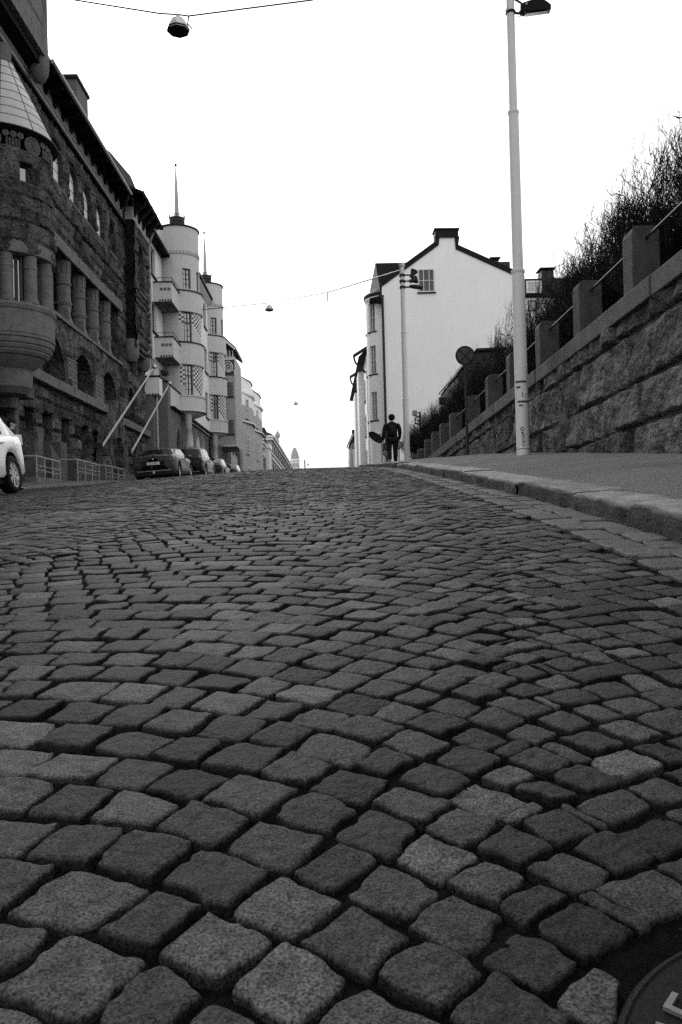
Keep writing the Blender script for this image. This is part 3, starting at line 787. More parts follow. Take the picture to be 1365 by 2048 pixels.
# projecting corner bay on round corbels
BX = -9.93
PB = plane((BX, 0, 0), (0, 1, 0), (1, 0, 0)); PBf = plane((0, 43.2, 0), (1, 0, 0), (0, -1, 0))
relb = ashlar(21, 38, 50, 5, 20, .35, .6, .4, 1.1, amp=.07, rough=.05, joint=.03, jw=.03)
mb = MB(); wall(mb, PB, 43.2, 46.8, 9.6, 16.5, [(44.1, 45.8, 12.9, 15.6, .8)], .1, .1, relb, .5)
wall(mb, PBf, GX0, BX, 9.6, 16.5, (), .1, .1, relb)
PBb = plane((0, 46.8, 0), (-1, 0, 0), (0, 1, 0)); wall(mb, PBb, -BX, -GX0, 9.6, 16.5, (), .3, .3, None)
mb.box(GX0, BX-.52, 43.25, 46.75, 9.65, 16.5)
bay = mb.build('corner_bay', M['rock'], gb, tone=True)
mb = MB(); mb.box(GX0, BX+.03, 43.18, 46.8, 16.5, 17.8); mb.build('frieze', M['frieze'], bay)
window(bay, PB, 44.1, 45.8, 12.9, 15.6, .4, 2, 4, 'frame_d', 'glass', .05, sill='dressed')
mb = MB(); mb.box(GX0, BX-.06, 43.3, 46.7, 9.45, 9.61); mb.build('soffit', M['dressed'], bay)
for yc in (43.55, 46.3):
    mb = MB(); mb.lathe([(.02, -.62), (.26, -.60), (.40, -.35), (.42, -.1), (.42, .55), (.40, .6), (.02, .6)], (GX0+.26, yc, 9.45), 16); mb.build('corbel', M['dressed'], bay, smooth=True)
mb = MB(); mb.prism([(GX0-.3, 17.85), (BX+.75, 17.55), (BX+.75, 17.68), (GX0-.3, 18.0)], lambda a, b: (a, 42.4, b), lambda a, b: (a, YE+.1, b)); mb.build('eave', M['eave'], bay)
for y in (43.5, 44.5, 45.5, 46.5):
    mb = MB(); mb.prism([(BX+.03, 17.7), (BX+.03, 16.7), (BX+.2, 16.95), (BX+.68, 17.4), (BX+.68, 17.6)], lambda a, b: (a, y-.12, b), lambda a, b: (a, y+.12, b)); mb.build('bracket', M['eave'], bay)
mb = MB(); mb.prism([(BX+.8, 17.66), (GX0-2.5, 19.4), (GX0-2.5, 17.6)], lambda a, b: (a, 42.4, b), lambda a, b: (a, YE+.1, b)); mb.build('bay_roof', M['darkroof'], bay)
mb = MB()
for y in np.arange(42.6, 48, 1.1): mb.tube([(BX+.7, y, 17.6), (BX+.45, y, 18.6)], .012, 5)
mb.tube([(BX+.45, 42.5, 18.6), (BX+.45, 47.8, 18.6)], .014, 5); mb.tube([(BX+.58, 42.5, 18.1), (BX+.58, 47.8, 18.1)], .014, 5)
mb.build('snow_rail', M['iron'], bay)
# tall gable block at the near end, with a round stair shaft at its corner
relg = ashlar(31, 8, 30, 10, 30, .5, .8, .7, 1.6, amp=.09, rough=.05, joint=.03, jw=.03)
PG = plane((BX-.05, 0, 0), (0, 1, 0), (1, 0, 0))
mb = MB(); wall(mb, PG, 12, 29.75, 17.2, 27, (), .16, .16, relg)
mb.box(GX0-6, BX-.2, 12, 29.7, 17.2, 27)
gt = mb.build('gable_block', M['rock'], gb, tone=True)
mb = MB()
for (z0, z1, pr_) in ((17.2, 17.45, .1), (17.45, 18.3, .04), (18.35, 19.2, .04)):
    y = 12
    while y < 29.6: l = min(random.uniform(.9, 1.4), 29.7-y); pbox(mb, PG, y, y+l-.015, z0, z1, .0, .13+pr_); y += l
mb.build('parapet_band', M['dressed'], gt, bevel=.015)
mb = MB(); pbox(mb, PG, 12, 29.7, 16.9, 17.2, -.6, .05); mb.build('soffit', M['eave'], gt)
mb = MB(); mb.lathe([(.02, 16.35), (.2, 16.42), (.32, 16.7), (.36, 17.1), (.36, 17.3), (.32, 17.35), (.32, 19.6), (.38, 19.65), (.38, 20.2), (.32, 20.25), (.32, 27), (.02, 27)], (BX-.12, 29.5, 0), 18)
mb.build('shaft', M['dressed'], gt, smooth=True)
# ---------------- oriel with conical roof
OX, OY = -10.04, 25.9
def PC(r): return cyl(OX, OY, r)
orl = mb = MB()
mb.lathe([(1.60, 12.32), (1.60, 12.38), (1.05, 13.55), (.34, 15.0), (.30, 15.02)], (OX, OY, 0), 48)
cone = mb.build('cone_roof', M['sheet'], gb, smooth=True)
mb = MB()
for z in (12.72, 13.05, 13.38, 13.71, 14.04, 14.37, 14.7):
    r = 1.60+(z-12.38)*(1.05-1.60)/(13.55-12.38) if z < 13.55 else 1.05+(z-13.55)*(.34-1.05)/1.45
    mb.lathe([(r+.004, z-.012), (r+.014, z), (r+.004, z+.012)], (OX, OY, 0), 48)
for k in range(10):
    a = R(18+36*k); p = [(1.60, 12.38), (1.05, 13.55), (.34, 15.0)]
    mb.tube([(OX+(r+.006)*math.sin(a), OY-(r+.006)*math.cos(a), z) for r, z in p], .012, 4)
mb.build('seam', M['seam'], cone)
mb = MB(); mb.lathe([(.38, 14.98), (.38, 15.02), (.30, 15.04), (.30, 15.35), (.34, 15.55), (.2, 15.5), (.02, 15.5)], (OX, OY, 0), 20); mb.build('finial_cap', M['dressed'], cone, smooth=True)
mb = MB(); mb.lathe([(1.3, 12.2), (1.66, 12.3), (1.66, 12.34), (1.3, 12.34)], (OX, OY, 0), 48); mb.build('drip_edge', M['darkroof'], cone, smooth=True)
relo = ashlar(41, -3.2, 3.2, 5, 13, .3, .55, .28, .7, amp=.07, rough=.04, joint=.02, jw=.016)
wn_ = [(R(-22), R(-2), 11.0, 11.62, 0), (R(40), R(57), 10.75, 11.35, 0), (R(95), R(112), 10.7, 11.3, 0)]
mb = MB(); wall(mb, PC(1.42), R(-110), R(140), 8.5, 11.75, wn_, .06, .07, relo, .3)
ow = mb.build('oriel_wall', M['rock'], gb, tone=True)
for a, b, c, d, _ in wn_: window(ow, PC(1.42), a, b, c, d, .22, 1, 1, 'frame_d', 'glass', .02)
mb = MB(); mb.lathe([(1.46, 11.72), (1.46, 12.25)], (OX, OY, 0), 48); fz = mb.build('frieze', M['rock'], ow, smooth=True)
def disc_on(mb, ang, z, r, R_, rings=5):
    """carved concentric rings lying on the drum"""
    for q in range(rings):
        rr = r*(q+1)/rings; n = 24 if rings > 3 else 12
        pts = []
        for j in range(n+1):
            t = 2*math.pi*j/n; a = ang+rr*math.cos(t)/R_; pts.append((OX+(R_+.01)*math.sin(a), OY-(R_+.01)*math.cos(a), z+rr*math.sin(t)))
        mb.tube(pts, .016, 4, cap=False)
mb = MB()
for a in (-40, 8, 57, 106):
    disc_on(mb, R(a), 11.93, .27, 1.46, 6)
    for da in (16, 24.5, 33): disc_on(mb, R(a+da), 12.12, .085, 1.46, 3)
    for i in range(5):
        aa = R(a+17+3.6*i); mb.bar((OX+1.47*math.sin(aa), OY-1.47*math.cos(aa), 11.72), (OX+1.47*math.sin(aa), OY-1.47*math.cos(aa), 12.0), .03)
    for z in (11.74, 11.81, 11.88, 11.95): 
        mb.tube([(OX+1.475*math.sin(R(a+17+1.5*i)), OY-1.475*math.cos(R(a+17+1.5*i)), z) for i in range(10)], .012, 4)
mb.build('carving', M['dressed'], fz)
mb = MB(); mb.lathe([(1.1, 6.98), (1.1, 8.55)], (OX, OY, 0), 32); mb.build('glazing', M['glass'], ow, smooth=True)
mb = MB()
for a in np.arange(-96, 150, 34): 
    for da in (-13, 13): aa = R(a+17+da); mb.bar((OX+1.13*math.sin(aa), OY-1.13*math.cos(aa), 6.98), (OX+1.13*math.sin(aa), OY-1.13*math.cos(aa), 8.5), .07)
mb.build('glazing_frame', M['frame_d'], ow)
for a in (-62, -28, 6, 40, 74, 108):
    aa = R(a+15); c = (OX+1.25*math.sin(aa), OY-1.25*math.cos(aa), 0)
    mb = MB(); mb.lathe([(.24, 6.98), (.24, 7.1), (.20, 7.12), (.20, 8.05), (.215, 8.06), (.215, 8.16), (.20, 8.17), (.205, 8.5)], c, 16)
    smooth_by_angle(mb.build('column', M['dressed'], ow), 30)
mb = MB(); mb.lathe([(1.0, 8.46), (1.42, 8.46), (1.5, 8.5), (1.5, 8.86), (1.44, 8.9)], (OX, OY, 0), 48); smooth_by_angle(mb.build('lintel_ring', M['dressed'], ow), 30)
mb = MB()
mb.lathe([(1.0, 7.0), (1.46, 6.98), (1.50, 6.9), (1.47, 6.78), (1.44, 6.76), (1.44, 6.05), (1.42, 6.03), (1.45, 6.02), (1.45, 5.93), (1.41, 5.91), (1.41, 5.86), (1.42, 5.84), (1.40, 5.75), (1.35, 5.73), (1.36, 5.68), (1.31, 5.59), (1.27, 5.57), (1.27, 5.52), (1.2, 5.43), (1.12, 5.4),
          (1.1, 5.36), (.72, 5.05), (.70, 4.98), (.74, 4.95), (.70, 4.5), (.5, 4.3), (.02, 4.25)], (OX, OY, 0), 48)
smooth_by_angle(mb.build('corbel', M['dressed'], ow), 30)
# buttress blocks under the oriel
for (a, b, z0, z1, d) in ((26.0, 26.5, 3.9, 4.5, .55), (26.7, 27.4, 4.35, 4.8, .75), (26.8, 27.2, 1.4, 4.35, .3), (28.3, 28.9, 1.0, 3.4, .5), (30.95, 31.7, 1.0, 3.3, .45), (24.3, 25.0, 1.0, 4.2, .5)):
    mb = MB(); pbox(mb, PF, a, b, z0, z1, -.1, d); mb.build('buttress', M['dressed_d'], gb, bevel=.04)
def slope_plinth(a, b, za, zb, d0, d1, z1a, z1b):
    mb = MB()
    mb.hexa([PF(a, za-.5, d0-.3), PF(a, za-.5, d1), PF(b, zb-.5, d1), PF(b, zb-.5, d0-.3), PF(a, z1a+.35, d0-.3), PF(a, z1a-.12, d1), PF(b, z1b-.12, d1), PF(b, z1b+.35, d0-.3)])
    mb.build('sloped_plinth', M['dressed_d'], gb, bevel=.03)
slope_plinth(32.3, 37.0, 1.5, 1.8, .1, .62, 2.85, 2.45)
slope_plinth(27.5, 28.25, 1.2, 1.3, .1, .7, 3.2, 2.4); slope_plinth(29.1, 30.8, 1.3, 1.4, .1, .7, 3.1, 2.3)
# portal with a pointed granite gable
PX = -9.85; PP = plane((PX, 0, 0), (0, 1, 0), (1, 0, 0))
pc = 38.95; prof = archpts(36.95, 40.95, 6.15, 4.7, 16, True)
ip = archpts(pc-.9, pc+.9, 4.3, 1.1, 12)
mb = MB(); outer = [(36.95, 1.2)]+prof+[(40.95, 1.2)]; inner = [(pc-.9, 1.2)]+ip+[(pc+.9, 1.2)]
def ring_pt(t, L):
    acc = [0]
    for i in range(len(L)-1): acc.append(acc[-1]+math.dist(L[i], L[i+1]))
    s = t*acc[-1]
    for i in range(len(L)-1):
        if s <= acc[i+1]+1e-9:
            k = (s-acc[i])/(acc[i+1]-acc[i]); return (L[i][0]+(L[i+1][0]-L[i][0])*k, L[i][1]+(L[i+1][1]-L[i][1])*k)
    return L[-1]
n = 21; rg = random.Random(9)
for i in range(n):
    t0, t1 = (i+.02)/n, (i+.98)/n; d = rg.uniform(-.03, .05)
    for r0, r1 in ((0, .52), (.53, 1)):
        dd_ = d+rg.uniform(-.02, .02); q = []
        for (t, r) in ((t0, r0), (t1, r0), (t1, r1), (t0, r1)):
            a = ring_pt(t, inner); b = ring_pt(t, outer); q.append((a[0]+(b[0]-a[0])*r, a[1]+(b[1]-a[1])*r))
        mb.tt = rg.uniform(1.1, 1.9)
        mb.hexa([PP(p[0], p[1], -.68) for p in q]+[PP(p[0], p[1], dd_) for p in q])
po = mb.build('portal', M['rock'], gb, tone=True, bevel=.02)
mb = MB(); mb.prism([(pc-.9, 1.2)]+ip+[(pc+.9, 1.2)], lambda a, b: tuple(PP(a, b, -.66)), lambda a, b: tuple(PP(a, b, -.55))); dr = mb.build('door', M['eave'], po)
mb = MB(); mb.box(PX-.56, PX-.50, pc-.03, pc+.03, 1.5, 4.0); mb.box(PX-.56, PX-.50, pc-.9, pc+.9, 3.15, 3.22); mb.build('door_frame', M['frame_d'], dr)
# flagpoles on the facade
for nm, b_, t_ in (('a', (205, 892), (307, 737)), ('b', (263, 905), (338, 770))):
    pb = atX(*b_, -10.02 if nm == 'a' else -9.75); pt = atY(*t_, pb.y)
    mb = MB(); mb.tube([pb, pb+(pt-pb)*.15, pt], [.05, .05, .032], 10); fp = mb.build('flagpole', M['white'], gb, smooth=True)
    mb = MB(); mb.sphere(tuple(pt+(pt-pb).normalized()*.09), .10, 8); mb.build('finial', M['steel'], fp, smooth=True)
    mb = MB(); mb.box(pb.x-.6, pb.x+.04, pb.y-.07, pb.y+.07, pb.z-.12, pb.z+.12); mb.build('holder', M['iron'], fp)
# small wall lamp beside the portal
mb = MB(); mb.bar(PF(38.2, 4.6, 0.1), PF(38.2, 4.65, .5), .05); mb.sphere(tuple(PF(38.2, 4.5, .5)), .11, 6); mb.build('wall_lamp', M['iron'], gb)

# stair railings at the foot of the granite wall
def stair_rail(label, p0, p1, n, back=None):
    c = Vector(((p0[0]+p1[0])/2, (p0[1]+p1[1])/2, 0)); zb = float(left_z(c.x, c.y))
    t = thing('stair_railing', label, 'railing', (c.x, c.y, zb), 'galvanised railings in front of the granite building')
    H0 = p0[2]; H1 = p1[2]; ht = MB()
    P0 = Vector(p0); P1 = Vector(p1)
    ht.tube([P0, P1], .028, 8); ht.build('handrail', M['galv'], t, smooth=True)
    if back is not None:
        ht = MB(); ht.tube([P0, Vector((back, P0.y-.1, P0.z))], .028, 8); ht.build('handrail', M['galv'], t, smooth=True)
    for i in range(n):
        k = i/(n-1); q = P0.lerp(P1, k); zf = float(left_z(q.x, q.y))
        pm = MB(); pm.tube([(q.x, q.y, zf-.03), (q.x, q.y, q.z-.02)], .02, 8); po_ = pm.build('post', M['galv'], t, smooth=True)
        pm = MB(); 
        for dz in (.30, .42, .52): pm.lathe([(.02, -.03), (.045, 0), (.02, .03)], (q.x, q.y, q.z-dz), 8)
        pm.build('knob', M['galv'], po_, smooth=True)
    for dz in (.30, .45):
        pm = MB(); pm.tube([P0-Vector((0, 0, dz)), P1-Vector((0, 0, dz))], .012, 6); pm.build('rail', M['galv'], t, smooth=True)
RXX = -9.45
def rp(x, y): p = atX(x, y, RXX); return (p.x, p.y, p.z)
stair_rail('galvanised stair railing behind the white car, nearest of the three', rp(73, 912), rp(120, 924), 4, GX0+.2)
stair_rail('galvanised stair railing before the sloping granite plinth, middle one of the three', rp(155, 919), rp(198, 930), 4, GX0+.2)
stair_rail('galvanised stair railing beside the arched portal, farthest of the three', rp(212, 931), rp(248, 939), 4, GX0+.3)
mb = MB(); z = float(left_z(-9.6, 27)); mb.box(-10.3, -9.3, 26.2, 29.3, z-.3, z+.14)
tag(mb.build('stone_step', M['dressed'], bevel=.02), 'low granite step under the nearest stair railing', 'step')
# ================================================================ plaster building with two round towers
pb = thing('tower_building', 'pale rendered apartment house with two round bay towers topped by needle spires', 'building', (-10.5, 60, 2.3))
PA = plane((-10.5, 0, 0), (0, 1, 0), (1, 0, 0))
AW = [(50.4, 51.7, 15.8, 17.6), (50.4, 51.7, 12.2, 14.1), (49.8, 51.0, 9.05, 10.45)]
mb = MB(); wall(mb, PA, 47.72, 56, 0, 18.0, [(*w, 0) for w in AW], 3, 3, None, .3); mb.build('wall', M['render2'], pb)
mb = MB(); mb.box(-22, -10.85, 47.72, 84, 0, 17.9); mb.build('wall_core', M['render'], pb)
for w in AW: window(pb, PA, *w, dep=.22, nx=2, ny=3, fm='frame_d', sill='trimdark')
mb = MB(); mb.tube([(-10.38, 49.4, 2), (-10.38, 49.4, 17.3), (-10.0, 49.0, 17.85)], .075, 8); mb.build('downpipe', M['galv'], pb, smooth=True)
def eave(x, y0, y1, z, name='eave', rise=1.9, back=3.2):
    mb = MB(); mb.prism([(x-.7, z-.12), (x+.02, z-.14), (x+.02, z+.02), (x-.7, z+.16)], lambda a, b: (a, y0, b), lambda a, b: (a, y1, b)); e = mb.build(name, M['eave'], pb)
    mb = MB(); mb.tube([(x+.05, y0, z), (x+.05, y1, z)], .05, 6); mb.build('gutter', M['galv'], e)
    mb = MB(); mb.prism([(x, z+.03), (x-back, z+rise), (x-back, z-.1)], lambda a, b: (a, y0, b), lambda a, b: (a, y1, b)); mb.build('roof', M['darkroof'], pb)
eave(-9.95, 47.8, 53.8, 18.0)
def tower(cy, first):
    cx = -9.6; tw = None
    top = [(R(21), R(45), 15.8, 17.15, 0), (R(68), R(90), 15.8, 17.15, 0)]
    mb = MB(); wall(mb, cyl(cx, cy, 1.42), R(-95), R(170), 15.6, 20.0, top, R(6), 1.5, None, .28)
    tw = mb.build('tower', M['render'], pb, smooth=False); 
    smooth_by_angle(tw, 20)
    mb = MB(); mb.lathe([(1.42, 19.98), (1.50, 20.0), (1.50, 20.09), (.9, 20.22), (.55, 20.25), (.02, 20.25)], (cx, cy, 0), 48); mb.build('tower_roof', M['darkroof'], tw)
    mb = MB(); mb.lathe([(.50, 20.2), (.50, 20.62), (.53, 20.65), (.53, 20.98), (.02, 21.0)], (cx+.0, cy, 0), 24); ln = mb.build('lantern', M['iron'], tw)
    mb = MB()
    for k in range(18):
        a = 2*math.pi*k/18; mb.box(cx+.0+.53*math.cos(a)-.02, cx+.0+.53*math.cos(a)+.02, cy+.53*math.sin(a)-.02, cy+.53*math.sin(a)+.02, 20.95, 21.12)
    mb.lathe([(.56, 21.1), (.56, 21.15), (.5, 21.15)], (cx+.0, cy, 0), 24); mb.build('railing', M['iron'], ln)
    mb = MB(); mb.lathe([(.155, 20.9), (.145, 21.8), (.11, 23.0), (.05, 24.2), (.03, 24.6)], (cx+.0, cy, 0), 12); sp = mb.build('spire', M['midrender'], tw, smooth=True)
    mb = MB(); mb.sphere((cx+.0, cy, 24.68), .10, 8); mb.build('ball', M['iron'], sp, smooth=True)
    mb = MB(); mb.lathe([(1.42, 18.10), (1.475, 18.13), (1.475, 18.2), (1.42, 18.22)], (cx, cy, 0), 48)
    for k in range(44):
        a = 2*math.pi*k/44; x, y = cx+1.45*math.sin(a), cy-1.45*math.cos(a); mb.box(x-.03, x+.03, y-.03, y+.03, 18.24, 18.36)
    mb.build('dentil_band', M['midrender'], tw)
    for o_ in top: window(tw, cyl(cx, cy, 1.42), *o_[:4], dep=.16, nx=2, ny=4, fw_=.05)
    # storeys: window drum + parapet band
    for (z0, z1, zt, blind) in ((12.2, 14.2, 15.68, .62), (8.6, 10.65, 12.2, 0)):
        wn2 = [(R(21), R(43), z0+.02, z1, 0), (R(88), R(108), z0+.02, z1, 0)]
        mb = MB(); wall(mb, cyl(cx, cy, 1.47), R(-95), R(170), z0-.05, z1+.1, wn2, R(6), 1.5, None, .28); dr_ = mb.build('window_drum', M['render'], tw)
        smooth_by_angle(dr_, 20)
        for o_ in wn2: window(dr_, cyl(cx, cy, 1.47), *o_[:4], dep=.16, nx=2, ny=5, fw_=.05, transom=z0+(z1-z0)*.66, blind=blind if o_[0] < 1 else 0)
        mb = MB(); mb.lathe([(1.3, z1), (1.55, z1), (1.60, z1+.03), (1.60, zt-.1)], (cx, cy, 0), 48); pr_ = mb.build('parapet', M['render'], tw)
        smooth_by_angle(pr_, 30)
        mb = MB(); mb.lathe([(1.3, zt-.1), (1.66, zt-.1), (1.66, zt-.03), (1.4, zt+.05)], (cx, cy, 0), 48); mb.build('coping', M['trimdark'], pr_)
        cs = .155
        for (a0, nc) in ((20.4-6.1, 2), (43.6, 6), (108.6, 2)):
            d = MB(); l = MB()
            for c_ in range(nc):
                da = math.degrees(cs/1.47); a = a0 + (c_*da if nc != 2 else -c_*da)
                rows = 9 if z0 < 10 else (5 if nc == 2 else 6)
                rows += c_ if nc > 2 else 0
                for r_ in range(rows):
                    (d if (r_+c_) % 2 == 0 else l).tt = 1
                    pbox(d if (r_+c_) % 2 == 0 else l, cyl(cx, cy, 1.47), R(a), R(a+da), z1-.15*(r_+1), z1-.15*r_, -.02, .012)
            d.build('dark_tiles', M['tile'], dr_); l.build('light_tiles', M['tilel'], dr_)
    mb = MB(); mb.lathe([(1.3, 8.66), (1.66, 8.6), (1.66, 8.52), (1.60, 8.5), (1.60, 7.6), (1.65, 7.55), (1.55, 7.48), (1.2, 7.3), (.6, 7.12), (.02, 7.1)], (cx, cy, 0), 48); b_ = mb.build('base_band', M['render'], tw); smooth_by_angle(b_, 30)
    mb = MB()
    for k in range(50):
        a = 2*math.pi*k/50; x, y = cx+1.62*math.sin(a), cy-1.62*math.cos(a); mb.box(x-.04, x+.04, y-.04, y+.04, 7.47, 7.56)
    mb.build('dentil_band', M['trimdark'], b_)
    mb = MB(); mb.lathe([(.24, 7.4), (.22, 6.4), (.22, 6.38), (.20, 6.36), (.20, 5.35), (.32, 5.2), (.32, 5.1), (.12, 4.9), (.15, 4.75), (.02, 4.7)], (-9.0, cy-1.0, 0), 14); mb.build('pendant_column', M['midrender'], b_, smooth=True)
tower(55, True); tower(68, False)
# balconies between the front wall and the first tower
for (z0, z1) in ((14.15, 15.35), (10.6, 11.85)):
    mb = MB(); mb.box(-10.5, -9.32, 50.85, 54.0, z0, z1); ba = mb.build('balcony', M['render'], pb)
    mb = MB(); mb.box(-10.52, -9.26, 50.79, 54.0, z1, z1+.07); mb.build('coping', M['trimdark'], ba)
    mb = MB(); mb.tube([(-10.45, 50.83, z1+.3), (-9.30, 50.83, z1+.3), (-9.30, 53.8, z1+.3)], .02, 5)
    for x in (-10.2, -9.75, -9.32): mb.tube([(x, 50.83, z1), (x, 50.83, z1+.3)], .012, 4)
    for y in (51.8, 53, 54): mb.tube([(-9.30, y, z1), (-9.30, y, z1+.3)], .012, 4)
    mb.build('railing', M['iron'], ba)
    for k in range(3): mb = MB(); mb.lathe([(.02, -.01), (.10, -.01), (.10, .01)], (-9.97+.24*k, 50.84, z0+.78), 14, 'y'); mb.build('round_hole', M['greyrender'], ba)
    mb = MB()
    for k in range(5): mb.box(-10.1+.17*k, -10.03+.17*k, 50.8, 50.85, z0+.02, z0+.12)
    mb.build('dentil_band', M['trimdark'], ba)
    mb = MB(); mb.box(-10.48, -9.38, 50.95, 54.0, z0-.03, z0-.002); mb.build('underside', M['greyrender'], ba)
# ground floor block under the first tower
eb = MB(); PE = plane((-9.45, 0, 0), (0, 1, 0), (1, 0, 0)); PEf = plane((0, 49.3, 0), (1, 0, 0), (0, -1, 0))
wall(eb, PE, 49.3, 67.4, 1, 7.35, [(52.0, 53.5, 3.2, 6.2, .95, True)], 3, 3, None, .3)
wall(eb, PEf, -10.5, -9.45, 1, 8.75, (), 3, 3); wall(eb, PE, 49.3, 50.1, 7.35, 8.75, ())
eb.hexa([(-10.5, 49.32, 7.3), (-9.47, 49.32, 7.3), (-9.47, 50.08, 7.3), (-10.5, 50.08, 7.3), (-10.5, 49.32, 8.75), (-9.47, 49.32, 8.75), (-9.47, 50.08, 8.75), (-10.5, 50.08, 8.75)])
en = eb.build('entrance_block', M['greyrender'], pb)
window(en, PE, 52.0, 53.5, 3.2, 6.2, .22, 2, 5)
mb = MB(); mb.box(-10.55, -9.39, 49.24, 50.14, 8.75, 8.85); mb.build('coping', M['trimdark'], en)
mb = MB(); mb.box(-10.4, -9.40, 50.1, 54.3, 7.4, 8.62); tp = mb.build('terrace_parapet', M['render'], pb)
mb = MB(); mb.box(-10.45, -9.34, 50.1, 54.3, 8.62, 8.70); mb.build('coping', M['trimdark'], tp)
mb = MB(); mb.hexa([(-10.4, 50.15, 7.36), (-9.2, 50.15, 7.30), (-9.2, 57, 7.30), (-10.4, 57, 7.36), (-10.4, 50.15, 7.44), (-9.2, 50.15, 7.38), (-9.2, 57, 7.38), (-10.4, 57, 7.44)]); mb.build('ledge', M['trimdark'], pb)
mb = MB(); mb.box(-10.75, -9.62, 47.75, 48.6, 7.72, 8.78); lb = mb.build('balcony', M['render2'], pb)
mb = MB(); mb.box(-10.8, -9.56, 47.7, 48.65, 8.78, 8.88); mb.build('coping', M['trimdark'], lb)
mb = MB()
for k in range(5): mb.box(-10.35+.15*k, -10.28+.15*k, 47.7, 47.76, 7.7, 7.8)
mb.build('dentil_band', M['trimdark'], lb)
PF0 = plane((-10.1, 0, 0), (0, 1, 0), (1, 0, 0))
mb = MB(); mb.box(-10.7, -10.0, 47.75, 49.28, 1, 7.72); mb.build('lower_wall', M['greyrender'], pb)
mb = MB(); mb.tube([(-9.9, 48.2, 2), (-9.9, 48.2, 7.7)], .07, 8); mb.build('downpipe', M['galv'], pb, smooth=True)
# middle front between the towers
PM = plane((-9.3, 0, 0), (0, 1, 0), (1, 0, 0))
mw = [(64.3, 65.8, 15.85, 17.8), (64.3, 65.8, 12.2, 14.2), (64.3, 65.8, 8.5, 10.6), (61.0, 62.2, 15.85, 17.8), (61.0, 62.2, 12.2, 14.2), (61.0, 62.2, 8.5, 10.6)]
mb = MB(); wall(mb, PM, 56.0, 67.4, 7.2, 18.6, [(*w, 0) for w in mw], 3, 3, None, .3); mb.box(-10.9, -9.65, 56.05, 67.3, 7.25, 18.6); mm = mb.build('front_wall', M['render2'], pb)
for w in mw: window(mm, PM, *w, dep=.2, nx=2, ny=3, sill='trimdark')
mb = MB(); mb.box(-9.6, -9.10, 56.0, 67.4, 7.3, 7.42); mb.build('ledge', M['trimdark'], mm)
for k, (a, b) in enumerate(((57.0, 58.6), (60.0, 61.7), (63.2, 64.8))):
    mb = MB(); ap = archpts(a, b, 6.6, .9, 10, True); mb.prism([(a, 3.4)]+ap+[(b, 3.4)], lambda u, v: (-9.47, u, v), lambda u, v: (-9.43, u, v)); f = mb.build('window', M['glass_d'], pb)
    mb = MB()
    for u in (a, (a+b)/2, b): mb.box(-9.47, -9.40, u-.04, u+.04, 3.4, 5.7)
    mb.build('frame', M['frame_d'], f)
    mb = MB(); mb.box(-9.47, -9.38, a-.32, a-.2, 3.2, 7.0); mb.build('pilaster', M['midrender'], pb)
eave(-8.9, 57.2, 66.8, 18.7, rise=2.0)
mb = MB(); mb.prism([(-9.3, 17.95), (-8.97, 18.4), (-8.97, 18.55), (-9.3, 18.55)], lambda a, b: (a, 57.5, b), lambda a, b: (a, 66.7, b)); mb.build('cove', M['midrender'], pb)
mb = MB(); mb.tube([(-8.88, 66.8, 18.6), (-8.95, 66.9, 18.2), (-9.2, 67.2, 17.9), (-9.22, 67.3, 7.3)], .07, 8); mb.build('downpipe', M['galv'], pb, smooth=True)
# square bay with the spiral mosaic beyond the second tower
Yb = 73.2; PS = plane((0, Yb, 0), (1, 0, 0), (0, -1, 0)); PSs = plane((-7.87, 0, 0), (0, 1, 0), (1, 0, 0))
sw = [(-8.74, -8.07, 11.5, 12.8), (-8.74, -8.07, 8.05, 9.35)]
mb = MB(); wall(mb, PS, -10.52, -7.87, 6.95, 15.2, [(*w, 0) for w in sw], 3, 3, None, .25); wall(mb, PSs, Yb, 79, 6.95, 15.2, ())
mb.box(-10.62, -8.17, Yb+.3, 78.9, 6.95, 15.2); bs = mb.build('square_bay', M['midrender'], pb)
for w in sw: window(bs, PS, *w, dep=.12, nx=3, ny=4, fw_=.045, sill='trimdark', blind=0)
mb = MB(); pbox(mb, PS, -8.9, -7.89, 13.45, 14.85, 0, .025); pn = mb.build('mosaic_panel', M['tile'], bs)
mb = MB(); pts = []
for k in range(90):
    t = k/89; a = t*2.6*2*math.pi; r = .04+.44*t; pts.append((-8.45+r*math.cos(a), Yb-.035, 14.18+r*1.28*math.sin(a)))
pts += [(-7.9, Yb-.035, 13.9), (-7.9, Yb-.035, 13.5)]
mb.tube(pts, [.035+.022*min(1, i/40) for i in range(len(pts))], 5); mb.build('spiral', M['tilel'], pn)
mb = MB(); pbox(mb, PS, -9.02, -7.77, 14.87, 15.02, 0, .08); pbox(mb, PS, -8.92, -7.82, 6.95, 7.05, 0, .08); mb.build('ledge', M['render2'], bs)
mb = MB()
for k in range(4): mb.lathe([(.05, 15.02), (.04, 15.75)], (-8.82+.27*k, Yb-.02, 0), 8)
mb.build('small_columns', M['render2'], bs)
mb = MB(); mb.prism([(-9.52, 17.7), (-7.67, 15.95), (-7.67, 15.6), (-9.52, 17.0)], lambda a, b: (a, Yb-.4, b), lambda a, b: (a, 79, b)); mb.build('roof', M['darkroof'], bs)
mb = MB(); mb.prism([(-9.57, 17.55), (-7.72, 15.85), (-7.72, 15.65), (-9.57, 17.25)], lambda a, b: (a, Yb-.46, b), lambda a, b: (a, Yb-.4, b)); mb.build('verge', M['render2'], bs)
mb = MB(); mb.box(-10.62, -8.37, Yb+.3, 79, 15.2, 15.9); mb.build('attic', M['greyrender'], bs)
PQ = plane((-9.3, 0, 0), (0, 1, 0), (1, 0, 0))
